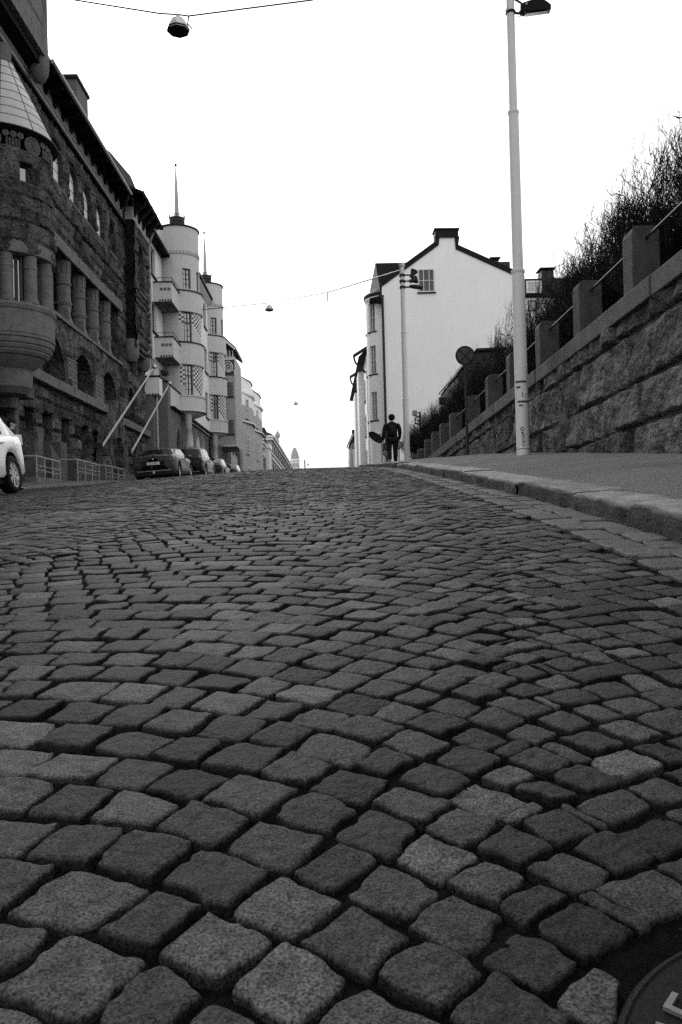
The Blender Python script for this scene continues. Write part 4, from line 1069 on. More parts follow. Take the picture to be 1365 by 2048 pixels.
mb = MB(); wall(mb, PQ, 66.6, 80, 1, 7.0, [(69.5, 70.9, 3.3, 6.0, .8, True), (71.9, 73.3, 3.3, 6.0, .8, True), (74.5, 75.9, 3.3, 6.0, .8, True)], 3, 3, None, .3)
mb.box(-10.9, -9.7, 66.6, 80, 1, 16.6); lo = mb.build('lower_front', M['greyrender'], pb)
for a in (69.5, 71.9, 74.5): window(lo, PQ, a, a+1.4, 3.3, 6.0, .22, 2, 4)
# potted plant on the terrace pillar
PX_ = atY(329, 760, 49.7).x
t = thing('potted_plant', 'dark bushy plant in a pot on the terrace corner below the first round tower', 'plant', (PX_, 49.7, 8.85))
mb = MB(); mb.lathe([(.12, 8.85), (.17, 9.05), (.15, 9.05), (.02, 9.02)], (PX_, 49.7, 0), 12); mb.build('pot', M['greyrender'], t)
mb = MB(); rg = random.Random(3)
for k in range(260):
    d = Vector((rg.gauss(0, 1), rg.gauss(0, 1), rg.gauss(0, 1))).normalized()*rg.uniform(.1, .36); c = Vector((PX_, 49.7, 9.38))+d
    a = Vector((rg.gauss(0, 1), rg.gauss(0, 1), rg.gauss(0, 1))).normalized()*.07; b = d.cross(a).normalized()*.03
    mb.add([c-a, c+b, c+a, c-b], [(0, 1, 2, 3)])
mb.build('foliage', M['leaf'], t)

# ================================================================ grey and white building with two tall bays
tb = thing('bay_building', 'grey and white apartment house with two tall angular bays and flat parapets', 'building', (-9.5, 92, 2.6))
mb = MB(); mb.box(-20, -9.2, 80.2, 106.5, 0, 11.0); mb.build('wall', M['midrender'], tb)
mb = MB(); mb.box(-20, -9.22, 80.2, 106.5, 11.0, 14.6); mb.build('upper_wall', M['white'], tb)
PT3 = plane((-9.2, 0, 0), (0, 1, 0), (1, 0, 0))
for y in (81.5, 84.0):
    for z in (3.6, 7.0, 11.3): window(tb, PT3, y, y+1.3, z, z+2.1, -.03, 2, 3, 'frame_d', 'glass', .06)
mb = MB(); mb.box(-9.3, -8.95, 86.2, 87.0, 0, 14.4); mb.build('pilaster', M['greyrender'], tb)
mb = MB(); mb.box(-9.5, -8.95, 80.2, 106.5, 11.0, 11.2); mb.box(-9.5, -9.0, 80.2, 106.5, 14.45, 14.6); mb.build('cornice', M['white'], tb)
mb = MB(); mb.box(-10.1, -9.3, 82.0, 86.6, 14.6, 16.1); mb.build('chimney', M['darkroof'], tb)
for (xl, yl, xr, yr) in ((-8.82, 88.0, -8.03, 91.5), (-8.35, 97.2, -7.80, 101.2)):
    L_ = math.hypot(xr-xl, yr-yl); U_ = ((xr-xl)/L_, (yr-yl)/L_, 0); N_ = (U_[1], -U_[0], 0)
    PV = plane((xl, yl, 0), U_, N_)
    foot = [(xl-.6, yl), (xl, yl), (xr, yr), (xr, yr+3), (xl-.6, yr+3)]
    def ex(z0, z1, g=0, nm='bay', m_='midrender', par=None):
        mb = MB(); f2 = [(xl-.6, yl-g), (xl, yl-g), (xr+g, yr-g*.5), (xr+g, yr+3), (xl-.6, yr+3)]
        mb.prism(f2, lambda a, b: (a, b, z0), lambda a, b: (a, b, z1)); return mb.build(nm, M[m_], par or tb)
    by = ex(0, 11.0); ex(11.25, 14.3, 0, 'upper_bay', 'white', by); ex(11.0, 11.12, .12, 'dentil_course', 'greyrender', by); ex(11.12, 11.25, .3, 'cornice', 'white', by)
    ex(11.25, 11.3, .26, 'cornice_cover', 'darkroof', by); ex(14.3, 14.5, .25, 'top_cornice', 'white', by); ex(14.5, 16.0, -.12, 'parapet', 'white', by); ex(16.0, 16.08, 0, 'parapet_cap', 'trimdark', by)
    ex(11.3, 13.0, -.004+.008, 'grey_panel', 'midrender', by)
    wc = L_*.52
    for z in (3.9, 7.6, 11.6): window(by, PV, wc-.45, wc+.45, z, z+2.2, -.05, 2, 4, 'frame_l', 'glass', .11, sill='trimdark')

# ================================================================ ornate far buildings
ob = thing('ornate_building', 'long ornate light building with heavy cornices and a corner bay far up the street', 'building', (-8.3, 112, 2.6))
mb = MB(); mb.box(-20, -8.40, 108, 205, 0, 10.6); mb.build('wall', M['midrender'], ob)
for z, d, h in ((10.5, .55, .35), (10.15, .3, .35), (9.2, .2, .2), (6.0, .45, .3), (5.6, .25, .3), (3.9, .2, .25)):
    mb = MB(); mb.box(-10, -8.40+d, 107.8-d*.5, 205, z, z+h); mb.build('cornice', M['render2'], ob)
mb = MB(); mb.prism([(-7.75, 10.85), (-9.25, 12.0), (-14, 12.0), (-14, 10.85)], lambda a, b: (a, 107.6, b), lambda a, b: (a, 205, b)); rf = mb.build('roof', M['darkroof'], ob)
mb = MB(); mb.box(-9.05, -7.55, 112, 117, 4.0, 10.3); cb = mb.build('corner_bay', M['render2'], ob)
PO = plane((0, 112, 0), (1, 0, 0), (0, -1, 0)); PO2 = plane((-8.40, 0, 0), (0, 1, 0), (1, 0, 0))
window(cb, PO, -8.55, -7.95, 6.5, 9.0, -.05, 2, 3, 'frame_l', 'glass', .08); window(cb, PO, -8.55, -7.95, 3.4, 5.4, -.05, 2, 3, 'frame_l', 'glass', .08)
mb = MB(); mb.box(-9.15, -7.40, 111.8, 117.2, 10.3, 10.9); mb.box(-9.15, -7.40, 111.8, 117.2, 5.5, 6.0); mb.build('bay_cornice', M['white'], cb)
for k in range(16):
    y = 121+5.0*k; window(ob, PO2, y, y+1.6, 6.6, 9.0, -.04, 2, 2, 'frame_d', 'glass', .1)
mb = MB(); mb.prism([(0, 0), (2.3, 0), (2.6, .6), (2.3, 1.25), (1.2, 1.25), (.3, .8)], lambda a, b: (-10.25+a, 110, 11.7+b), lambda a, b: (-10.25+a, 112, 11.7+b)); mb.build('attic_window', M['iron'], rf)
c = atX(559, 880, -8.25)
for y in (113, 122, 140, 160, 178):
    mb = MB(); mb.lathe([(.12, 11), (.25, 11.3), (.1, 11.6), (.02, 11.9)], (-8.15, y, 0), 8); mb.build('roof_urn', M['iron'], rf)
lb_ = thing('long_building', 'tall pale long house front between the ornate corner building and the far dome', 'building', (-8.1, 130, 2.6))
mb = MB(); mb.box(-20, -8.15, 127, 206, 0, 13.3); mb.build('wall', M['midrender'], lb_)
for z, d_, h in ((13.3, .55, .35), (12.9, .3, .4), (9.8, .2, .25), (6.6, .25, .3)):
    mb = MB(); mb.box(-12, -8.15+d_, 126.8-d_*.5, 206, z, z+h); mb.build('cornice', M['render2'], lb_)
mb = MB(); mb.prism([(-7.7, 13.65), (-9.0, 14.3), (-14, 14.3), (-14, 13.65)], lambda a, b: (a, 126.6, b), lambda a, b: (a, 206, b)); lr_ = mb.build('roof', M['darkroof'], lb_)
PL = plane((-8.15, 0, 0), (0, 1, 0), (1, 0, 0))
for k in range(14):
    for z in (7.3, 10.4): window(lb_, PL, 129+5.4*k, 130.7+5.4*k, z, z+2.1, -.04, 2, 2, 'frame_d', 'glass_d', .1)
mb = MB(); mb.lathe([(.3, 13.9), (.3, 14.9), (.42, 15.0), (.2, 15.2), (.2, 15.5), (.42, 15.75), (.5, 16.15), (.36, 16.6), (.1, 16.9), (.03, 17.3)], (-8.4, 150, 0), 12); mb.build('ball_finial', M['dome'], lr_, smooth=True)
db = thing('domed_building', 'small pale building with a tall ribbed dome closing the far end of the street', 'building', (-8, 222, 2))
cx = -7.75; cy_ = 220
mb = MB(); mb.lathe([(1.25, 0), (1.25, 13.6), (1.4, 13.7), (1.4, 14.0), (1.25, 14.1), (1.25, 16.3), (1.42, 16.4), (1.42, 16.7), (1.1, 16.9)], (cx, cy_, 0), 20); dt = mb.build('drum', M['white'], db)
pr_ = [(1.1, 16.9), (1.06, 17.6), (.92, 18.4), (.62, 19.3), (.34, 19.8)]
mb = MB(); mb.lathe(pr_+[(.45, 19.85), (.45, 19.95), (.1, 20.0), (.05, 20.4), (.02, 20.6)], (cx, cy_, 0), 20); dm = mb.build('dome', M['dome'], db)
mb = MB()
for k in range(12): a = 2*math.pi*k/12; mb.tube([(cx+(r+.02)*math.cos(a), cy_+(r+.02)*math.sin(a), z) for r, z in pr_], .04, 4)
mb.build('rib', M['midrender'], dm)
for k in range(7):
    a = R(-66+22*k); PD = cyl(cx, cy_, 1.25)
    mb = MB(); ap = archpts(a-.13, a+.13, 15.8, .25, 8); mb.prism([(a-.13, 14.6)]+ap+[(a+.13, 14.6)], lambda u, v: tuple(PD(u, v, 0.0)), lambda u, v: tuple(PD(u, v, .03))); mb.build('window', M['glass'], dt)
mb = MB(); mb.box(-12.5, -9.3, 219, 230, 0, 14.0); mb.build('wing', M['render2'], db)

# ================================================================ house with the blank white gable on the right
YG = 58.0
gh = thing('gable_house', 'tall white house with a blank gable wall, chimney stack on its peak and dark verge', 'building', (7.5, YG, 2.8))
def gp(x, y): p = atY(x, y, YG); return (p.x, p.z)
xl, zel = gp(765, 595); xr, zer = gp(1026, 545)
prof = [(xl, 1.5), gp(765, 572), gp(877, 490), gp(879, 474), gp(910, 474), gp(912, 498), gp(1026, 549), (xr, 1.5)]
prof[0] = (prof[1][0], 1.5)
gwin = [gp(837, 585), gp(869, 538)]
wl, wr_, wb, wt = gwin[0][0], gwin[1][0], gwin[0][1], gwin[1][1]
def gf(d): return lambda a, b: (a, YG+d, b)
mb = MB(); mb.prism(prof, gf(0), gf(.3)); mb.build('gable_wall', M['gable'], gh)
PGW = plane((0, YG, 0), (1, 0, 0), (0, -1, 0))
w = window(gh, PGW, wl, wr_, wb, wt, -.03, 3, 2, 'frame_l', 'curtain', .09, sill='trimdark')
for p_ in w.children:
    if p_.name.startswith('pane'): p_.data.materials[0] = M['greyrender']
def offs(L, d):
    out = []
    for i in range(len(L)):
        a = Vector(L[max(i-1, 0)]); b = Vector(L[min(i+1, len(L)-1)]); t = (b-a).normalized(); out.append((L[i][0]-t.y*d, L[i][1]+t.x*d))
    return out
for seg in (prof[1:4], prof[4:7]):
    o_ = offs(seg, .34); i_ = offs(seg, -.02)
    for i in range(len(seg)-1):
        mb = MB(); mb.prism([i_[i], i_[i+1], o_[i+1], o_[i]], gf(-.08), gf(.35)); mb.build('verge', M['trimdark'], gh)
p3, p4 = prof[3], prof[4]
mb = MB(); mb.prism([(p3[0]-.3, p3[1]-.05), (p4[0]+.25, p4[1]-.05), (p4[0]+.25, p4[1]+.5), (p3[0]-.3, p3[1]+.5)], gf(-.12), gf(.9)); stk = mb.build('chimney', M['trimdark'], gh)
mb = MB(); mb.prism([(p3[0]-.38, p3[1]+.5), (p4[0]+.33, p4[1]+.5), (p4[0]+.33, p4[1]+.6), (p3[0]-.38, p3[1]+.6)], gf(-.2), gf(1.0)); mb.build('cap', M['darkroof'], stk)
mb = MB(); mb.prism([prof[6], gp(1030, 545), gp(1030, 562), (prof[6][0], gp(1030, 562)[1])], gf(-.08), gf(.4)); mb.build('verge_end', M['trimdark'], gh)
mb = MB(); pr2 = [(x, z-.05) for x, z in prof[1:-1]]; mb.prism([(prof[0][0]+.05, 1.5)]+pr2+[(xr-.05, 1.5)], gf(.3), gf(12)); mb.build('house_body', M['white'], gh)
pr3 = offs(prof[1:3], .12); mb = MB(); mb.prism([prof[1], prof[2], pr3[1], pr3[0]], gf(.35), gf(12)); mb.build('roof', M['darkroof'], gh)
mb = MB(); z1 = gp(790, 521)[1]; xa = gp(752, 521)[0]; xb = gp(825, 521)[0]; xc = gp(758, 600)[0]; zc = gp(758, 602)[1]
mb.prism([(xa, z1), (xb+1, z1), (xb+1, zc), (xc+.3, zc)], gf(.5), gf(13)); mb.build('mansard_roof', M['darkroof'], gh)
# street front with a rounded bay
BXc, BYc = xl+.35, YG+2.2
bw_ = [(z, z+2.1) for z in (gp(745, 843)[1]*1.035, gp(745, 752)[1]*1.035, gp(745, 668)[1]*1.035)]
ops_ = []
for z0, z1 in bw_: ops_ += [(R(-62), R(-36), z0, z1, 0), (R(-110), R(-90), z0, z1, 0)]
ztop = gp(740, 600)[1]*1.035
mb = MB(); wall(mb, cyl(BXc, BYc, 1.45), R(-170), R(-5), bw_[0][0]-1.1, ztop, ops_, R(8), 2, None, .22); bb = mb.build('round_bay', M['white'], gh); smooth_by_angle(bb, 20)
for o_ in ops_: window(bb, cyl(BXc, BYc, 1.45), *o_[:4], dep=.14, nx=2, ny=2, fm='frame_l', sill='trimdark')
mb = MB(); mb.lathe([(1.45, ztop), (1.6, ztop+.05), (1.6, ztop+.22), (1.5, ztop+.3), (.9, ztop+.7), (.02, ztop+.8)], (BXc, BYc, 0), 40); mb.build('bay_roof', M['darkroof'], bb)
mb = MB(); mb.lathe([(1.46, ztop-.3), (1.55, ztop-.1), (1.55, ztop-.02)], (BXc, BYc, 0), 40); mb.build('bay_cornice', M['white'], bb)
mb = MB(); mb.lathe([(1.3, 2), (1.38, bw_[0][0]-1.1), (1.52, bw_[0][0]-1.05), (1.5, bw_[0][0]-.98), (1.45, bw_[0][0]-.98)], (BXc, BYc, 0), 40); mb.build('bay_foot', M['white'], bb)
mb = MB(); mb.box(xl-.5, xl+.5, YG+.3, YG+12, 1.5, 3.6); mb.build('plinth', M['greyrender'], gh)
dp = [gp(759, 590), gp(760, 600), gp(763, 640), gp(766, 900)]
mb = MB(); mb.tube([(dp[0][0], YG-.12, dp[0][1]), (xl-.0, YG-.12, dp[1][1]), (xl+.0, YG-.12, 2)], .09, 8); mb.build('downpipe', M['iron'], gh, smooth=True)
mb = MB(); mb.prism([(xl-.9, gp(757, 596)[1]), (xl+.1, gp(757, 590)[1]), (xl+.1, gp(757, 604)[1])], gf(-.05), gf(4)); mb.build('eave', M['trimdark'], gh)
# second house further along on the right
sh_ = thing('white_house', 'overexposed white house with projecting gutters behind the gable house', 'building', (4.5, 84, 2.7))
mb = MB(); mb.box(4.05, 14, 71, 98, 1, 14.5); mb.box(3.55, 4.2, 76, 79.5, 3.8, 14.0); mb.box(3.6, 4.2, 86, 90, 3.8, 13.6); mb.build('wall', M['white'], sh_)
PW = plane((4.05, 0, 0), (0, -1, 0), (-1, 0, 0)); PW2 = plane((0, 76, 0), (1, 0, 0), (0, -1, 0))
for y in (73, 82, 93):
    for z in (4.4, 7.6, 10.8): window(sh_, PW, -y-1.2, -y, z, z+1.9, -.03, 2, 2, 'frame_l', 'glass', .08, sill='trimdark')
for (y, z) in ((71, 14.6), (81, 14.5)):
    mb = MB(); mb.tube([(2.95, y, z-.1), (4.6, y, z+.9)], .16, 6); g_ = mb.build('gutter', M['iron'], sh_)
    mb = MB(); mb.tube([(2.95, y, z-.1), (3.1, y, z-.7), (4.0, y, z-1.6)], .10, 6); mb.build('spout', M['iron'], g_)
mb = MB(); mb.prism([(3.4, 14.5), (5.5, 16.5), (12, 16.5), (14, 14.5)], lambda a, b: (a, 71.2, b), lambda a, b: (a, 98, b)); mb.build('roof', M['darkroof'], sh_)
# small far houses
h1 = thing('corner_house', 'small grey roofed house with a white shop front at the crest on the right', 'building', (4.5, 104, 2.6))
Yh = 104
def hp(x, y): p = atY(x, y, Yh); return (p.x, p.z)
mb = MB(); mb.prism([hp(704, 945), hp(704, 884), hp(724, 884), hp(724, 945)], lambda a, b: (a, Yh, b), lambda a, b: (a, Yh+10, b)); mb.build('wall', M['greyrender'], h1)
mb = MB(); mb.prism([hp(701, 884), hp(721, 840), hp(730, 840), hp(730, 884)], lambda a, b: (a, Yh-.3, b), lambda a, b: (a, Yh+10, b)); mb.build('roof', M['trimdark'], h1)
mb = MB(); a_, b_ = hp(706, 896); c_, d_ = hp(718, 886); mb.box(a_, c_, Yh-.1, Yh, b_, d_); mb.build('sign_board', M['sign_back'], h1)
mb = MB(); a_, b_ = hp(713, 920); c_, d_ = hp(718, 898); mb.box(a_, c_, Yh-.06, Yh, b_, d_); mb.build('door', M['white'], h1)
mb = MB(); a_, b_ = hp(706, 940); c_, d_ = hp(710, 898); mb.box(a_, c_, Yh-.06, Yh, b_, d_); mb.build('window', M['glass'], h1)
h2 = thing('pale_house', 'very pale distant house with a chimney left of the grey roofed corner house', 'building', (4.5, 140, 2.5))
Yh2 = 140
def hp2(x, y): p = atY(x, y, Yh2); return (p.x, p.z)
mb = MB(); mb.prism([hp2(698, 945), hp2(698, 885), hp2(715, 885), hp2(715, 945)], lambda a, b: (a, Yh2, b), lambda a, b: (a, Yh2+10, b)); mb.build('wall', M['white'], h2)
mb = MB(); mb.prism([hp2(696, 886), hp2(704, 868), hp2(715, 868), hp2(715, 886)], lambda a, b: (a, Yh2-.3, b), lambda a, b: (a, Yh2+10, b)); r2 = mb.build('roof', M['midrender'], h2)
mb = MB(); a_, b_ = hp2(705, 872); c_, d_ = hp2(710, 858); mb.box(a_, c_, Yh2+1, Yh2+2, b_, d_); mb.build('chimney', M['trimdark'], r2)

# house seen behind the hedge
bh = thing('dormer_house', 'white house with dark roof, dormer window and chimneys rising behind the hedge', 'building', (16, 64, 2.5))
Yb_ = 64.0
def bp(x, y): p = atY(x, y, Yb_); return (p.x, p.z)
x0, z0 = bp(1000, 640); x1, z1 = bp(1140, 597)
mb = MB(); mb.box(x0, x1+3, Yb_, Yb_+10, 1, bp(1060, 596)[1]); mb.build('wall', M['white'], bh)
mb = MB(); zt = bp(1060, 553)[1]; zb = bp(1060, 594)[1]
mb.prism([(Yb_-.3, zb), (Yb_+.6, zt), (Yb_+9, zt+.3), (Yb_+9, zb)], lambda a, b: (x0-.5, a, b), lambda a, b: (x1+2, a, b)); rf = mb.build('roof', M['darkroof'], bh)
PBH = plane((0, Yb_-.35, 0), (1, 0, 0), (0, -1, 0)); a_, b_ = bp(1051, 589); c_, d_ = bp(1081, 564)
mb = MB(); pbox(mb, PBH, a_-.15, c_+.15, b_-.1, d_+.1, -1.0, -.02); dmr = mb.build('dormer', M['trimdark'], rf)
window(dmr, PBH, a_, c_, b_, d_, -.03, 2, 1, 'frame_l', 'glass', .14)
PBH2 = plane((0, Yb_, 0), (1, 0, 0), (0, -1, 0)); a_, b_ = bp(1057, 622); c_, d_ = bp(1073, 601); window(bh, PBH2, a_, c_, b_, d_, -.03, 1, 1, 'frame_d', 'glass', .08)
for (xa_, xb_, ya_, yb_, cap) in ((1092, 1115, 533, 594, True), (1114, 1128, 548, 594, False), (990, 1003, 512, 560, True), (1003, 1026, 515, 560, False)):
    a_, b_ = bp(xa_, yb_); c_, d_ = bp(xb_, ya_)
    mb = MB(); mb.box(a_, c_, Yb_+1, Yb_+2.2, b_, d_); q = mb.build('chimney', M['iron'], rf)
    if cap:
        mb = MB(); mb.box(a_-.15, c_+.15, Yb_+.85, Yb_+2.3, d_+.14, d_+.22)
        for px in (a_+.1, c_-.1): mb.box(px-.05, px+.05, Yb_+1.1, Yb_+1.3, d_, d_+.14)
        mb.build('cap', M['darkroof'], q)
# dark shed on the terrace
sd = thing('dark_shed', 'dark shed with a sloping roof half hidden by the shrubs above the wall', 'shed', (8.5, 40, 2.2))
def spt(x, y): p = atY(x, y, 40.0); return (p.x, p.z)
mb = MB(); mb.prism([(spt(916, 755)[0], 2.0), spt(916, 752), spt(953, 705), spt(1010, 703), (spt(1010, 703)[0], 2.0)], lambda a, b: (a, 40, b), lambda a, b: (a, 46, b)); mb.build('wall', M['iron'], sd)
a, b, c = spt(913, 752), spt(952, 703), spt(1012, 700)
for p, q in ((a, b), (b, c)):
    mb = MB(); mb.prism([p, q, (q[0], q[1]+.12), (p[0], p[1]+.12)], lambda u, v: (u, 39.8, v), lambda u, v: (u, 46.2, v)); mb.build('roof', M['darkroof'], sd)
# ================================================================ street lamps
def lamp_pole(name, label, X, Y, segs, group='tall tapered steel lamp poles on the pavement'):
    zb = pz(X, Y); t = thing('street_lamp', label, 'street lamp', (X, Y, zb), group)
    z = zb-.05
    for i, (r, zt) in enumerate(segs):
        mb = MB(); mb.tube([(X, Y, z), (X, Y, zt)], [r, r*.97], 24)
        s = mb.build('pole', M['polepaint'], t, smooth=True)
        if i < len(segs)-1: mb = MB(); mb.lathe([(r*.98, zt-.03), (r*1.05, zt-.02), (r*1.05, zt+.012), (segs[i+1][0]*.9, zt+.02)], (X, Y, 0), 24); mb.build('collar', M['polepaint'], s, smooth=True)
        z = zt
    return t
lz1 = [atY(1040, 543, 10.7).z, atY(1026, 225, 10.7).z]
P1X = atY(1047, 905, 10.7).x
l1 = lamp_pole('a', 'tall pale steel lamp pole with stickers and scribbles nearest to us on the pavement', P1X, 10.7, [(.087, lz1[0]), (.071, lz1[1]), (.055, 7.7)])
# flood lamp head near the top
hc = atY(1068, 22, 10.7)
def flood(t, c, w, h, dpt, yaw, pitch, nm='lamp_head', yscale=1.0):
    mb = MB(); pr = [(-w/2, -h*.35), (w/2, -h*.5), (w/2+.0, -h*.1), (w*.25, h*.42), (-w*.1, h*.5), (-w/2, h*.3)]
    mb.prism(pr, lambda a, b: (a, -dpt/2, b), lambda a, b: (a, dpt/2, b))
    Mx = Matrix.Translation(c) @ Matrix.Rotation(yaw, 4, 'Z') @ Matrix.Rotation(pitch, 4, 'X')
    mb.v = [tuple(Mx @ Vector(v)) for v in mb.v]; hd = mb.build(nm, M['black'], t, bevel=.01)
    mb = MB(); mb.box(-w*.32, w*.40, -dpt*.36, dpt*.36, -h*.53, -h*.46); mb.v = [tuple(Mx @ Vector(v)) for v in mb.v]; mb.build('lens', M['carglass'], hd)
    mb = MB(); mb.lathe([(.004, -dpt/2-.006), (.014, -dpt/2-.006), (.014, -dpt/2)], (-w*.3, 0, h*.22), 10, 'y'); mb.v = [tuple(Mx @ Vector(v)) for v in mb.v]; mb.build('bolt', M['steel'], hd)
    return hd
flood(l1, hc+Vector((.02, 0, .05)), .40, .15, .30, R(-12), R(22))
mb = MB(); x0 = P1X-.02
mb.tube([(P1X+.05, 10.7, hc.z-.02), (P1X+.12, 10.7, hc.z-.03), (P1X+.17, 10.66, hc.z+.05)], .018, 8)
mb.tube([(P1X+.05, 10.66, hc.z+.14), (P1X+.13, 10.66, hc.z+.09), (P1X+.19, 10.66, hc.z+.03)], .014, 8)
mb.tube([(P1X+.12, 10.68, hc.z-.03), (P1X+.19, 10.68, hc.z-.07)], .022, 8)
mb.lathe([(.058, -.02), (.068, -.015), (.068, .015), (.058, .02)], (P1X, 10.7, hc.z-.02), 20); mb.build('bracket', M['black'], l1)
mb = MB(); pts = [(P1X-.06, 10.62, hc.z+.0), (P1X-.09, 10.6, hc.z-.05), (P1X-.075, 10.6, hc.z-.08)]; mb.tube(pts, .005, 5)
pts = [(P1X+.1+.03*math.cos(a), 10.6, hc.z-.10+.04*math.sin(a)) for a in np.linspace(2.5, 7.5, 10)]; mb.tube(pts, .004, 5); mb.build('cable', M['black'], l1)
# stickers, tape marks and a scrawled tag on the pole
def on_pole(u, z, d): return (P1X+(.0875+d)*math.sin(u), 10.7-(.0875+d)*math.cos(u), z)
def pmark(u0, u1, za, zb, m, nm, d=.0015, n=5):
    mb = MB(); us = np.linspace(u0, u1, n+1)
    for i in range(n):
        mb.add([on_pole(us[i], za, d), on_pole(us[i+1], za, d), on_pole(us[i+1], zb, d), on_pole(us[i], zb, d)], [(0, 1, 2, 3)])
    mb.build(nm, m, l1)
def zp(y): return atY(1045, y, 10.62).z
pmark(-1.3, .6, zp(765), zp(761), M['seam'], 'tape'); pmark(-.9, 1.2, zp(805), zp(801), M['seam'], 'tape')
pmark(-.2, .55, zp(793), zp(784), M['sign_back'], 'sticker'); pmark(.05, .25, zp(793), zp(784), M['white'], 'sticker', .003, 2); pmark(.05, .5, zp(786), zp(784), M['white'], 'sticker', .003, 3); pmark(.05, .5, zp(793), zp(791.5), M['white'], 'sticker', .003, 3)
pmark(-1.1, -.4, zp(776), zp(772), M['seam'], 'scratch'); pmark(-.7, -.1, zp(812), zp(809), M['seam'], 'scratch'); pmark(-1.2, -.8, zp(745), zp(741), M['white'], 'scratch')
mb = MB()
def scr(pts): mb.tube([on_pole(u, zp(y), .002) for u, y in pts], .0045, 5)
scr([(-.5, 856), (-.2, 854), (.0, 858), (-.3, 861), (-.55, 859), (-.5, 856)]); scr([(-.5, 866), (-.1, 864)]); scr([(-.35, 862), (-.2, 872), (.05, 868)])
scr([(-.45, 873), (-.1, 871), (.02, 875), (-.35, 878)]); scr([(-.4, 879), (-.2, 884), (-.05, 880), (.05, 886)]); scr([(-.3, 885), (-.25, 892), (.0, 890)])
mb.build('graffiti', M['black'], l1)
mb = MB(); mb.lathe([(.0885, 0), (.0895, .004), (.0885, .008)], (P1X, 10.7, zp(898)), 24); mb.build('base_ring', M['seam'], l1)
# second pole with three flood lamps and the span wire
P2 = atY(815, 918, 30.0); z2 = [atY(812, 799, 30).z, atY(808, 665, 30).z, atY(803, 533, 30).z]
l2 = lamp_pole('b', 'pale lamp pole with three flood lamps beside the walking person', P2.x, 30.0, [(.115, z2[0]), (.10, z2[1]), (.085, z2[2])])
mb = MB(); mb.lathe([(.10, -.02), (.115, 0), (.115, .12), (.02, .14)], (P2.x, 30, z2[2]), 16); mb.build('cap', M['polepaint'], l2, smooth=True)
def arm(y, yaw, kind):
    c = atY(805, y, 30.0); mb = MB(); mb.tube([(P2.x, 29.95, c.z), (P2.x+.30, 29.9, c.z-.02)], .03, 8); mb.lathe([(.105, -.05), (.115, -.04), (.115, .04), (.105, .05)], (P2.x, 30, c.z), 16); mb.build('bracket', M['iron'], l2)
    q = Vector((P2.x+.38, 29.9, c.z))
    if kind == 0:
        Mx = Matrix.Translation(q) @ Matrix.Rotation(R(yaw), 4, 'Y')
        mb = MB(); mb.lathe([(.03, -.14), (.07, -.12), (.08, -.02), (.145, .12), (.15, .16), (.14, .17)], (0, 0, 0), 18); mb.v = [tuple(Mx @ Vector(v)) for v in mb.v]; h = mb.build('lamp_head', M['iron'], l2, smooth=True)
        mb = MB(); mb.lathe([(.02, .15), (.13, .152), (.13, .175), (.02, .18)], (0, 0, 0), 18); mb.v = [tuple(Mx @ Vector(v)) for v in mb.v]; mb.build('lens', M['steel'], h, smooth=True)
    else:
        mb = MB(); mb.lathe([(.03, -.16), (.09, -.14), (.13, .05), (.13, .28), (.08, .42), (.02, .44)], (0, 0, 0), 16)
        Mx = Matrix.Translation(q) @ Matrix.Rotation(R(97), 4, 'Y') @ Matrix.Diagonal((.6, 1, .9, 1)); mb.v = [tuple(Mx @ Vector(v)) for v in mb.v]; mb.build('lamp_head', M['iron'], l2, smooth=True)
arm(551, 25, 0); arm(563, 75, 0); arm(575, 95, 1)
# hanging street lamps over the roadway
def hang(px, py, wpx, wid, label, drum=True):
    Y = FPX*wid/wpx; c = atY(px, py, Y); s = wid/.6
    t = thing('hanging_street_lamp', label, 'street lamp', (c.x, c.y, c.z), 'street lamps hung on wires over the road')
    mb = MB(); mb.lathe([(.30*s, -.06*s), (.285*s, .02*s), (.25*s, .10*s), (.17*s, .24*s), (.08*s, .30*s), (.05*s, .30*s), (.05*s, .35*s), (.01, .36*s)], c, 8); mb.build('shade', M['lampshade'], t)
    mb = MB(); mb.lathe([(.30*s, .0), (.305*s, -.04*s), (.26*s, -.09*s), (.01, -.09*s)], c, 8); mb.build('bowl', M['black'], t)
    return c, s
c1, s1 = hang(357, 58, 46, .6, 'largest hanging street lamp at the top left above the road, with weathered metal shade')
c2, s2 = hang(539, 619, 18, .6, 'hanging street lamp of middle height between the round towers and the gable house')
c3, s3 = hang(592, 808, 10, .6, 'small distant hanging street lamp over the ornate building')
c4, s4 = hang(616, 930, 6, .6, 'tiny farthest hanging street lamp just above the crest beside the dome')
def wire(name, label, pts, r, extra=()):
    mb = MB(); mb.tube(pts, r, 5)
    for e in extra: mb.tube(e, r, 5)
    return tag(mb.build(name, M['iron']), label, 'wire')
Y1 = c1.y; k1 = atY(378, 32, Y1); k2 = atY(625, 0, Y1)
wire('span_wire', 'thin span wire carrying the largest hanging lamp across the top of the picture',
     [(-10.4, Y1, atY(150, 0, Y1).z+.55), tuple(atY(150, 0, Y1)), tuple(atY(320, 27, Y1)), (c1.x, Y1, c1.z+.38), tuple(k1), tuple(k2), (14, Y1, k2.z+7.0)], .022,
     [[tuple(k1), tuple(atY(376, 48, Y1)), tuple(atY(384, 57, Y1))]])
wire('span_wire', 'thin span wire running from the second hanging lamp to the pole with three flood lamps',
     [(-8.8, 55, 14.6), tuple(atY(539, 606, c2.y)), tuple(atY(655, 585, 40)), tuple(atY(800, 541, 30.0))], .028,
     [[tuple(atY(655, 585, 40)), tuple(atY(655, 602, 40))]])
wire('span_wire', 'faint far span wire carrying the small distant hanging lamp', [(-8.4, c3.y, c3.z+1.6), (c3.x, c3.y, c3.z+.36), (4.2, c3.y+4, c3.z+2.2)], .02)
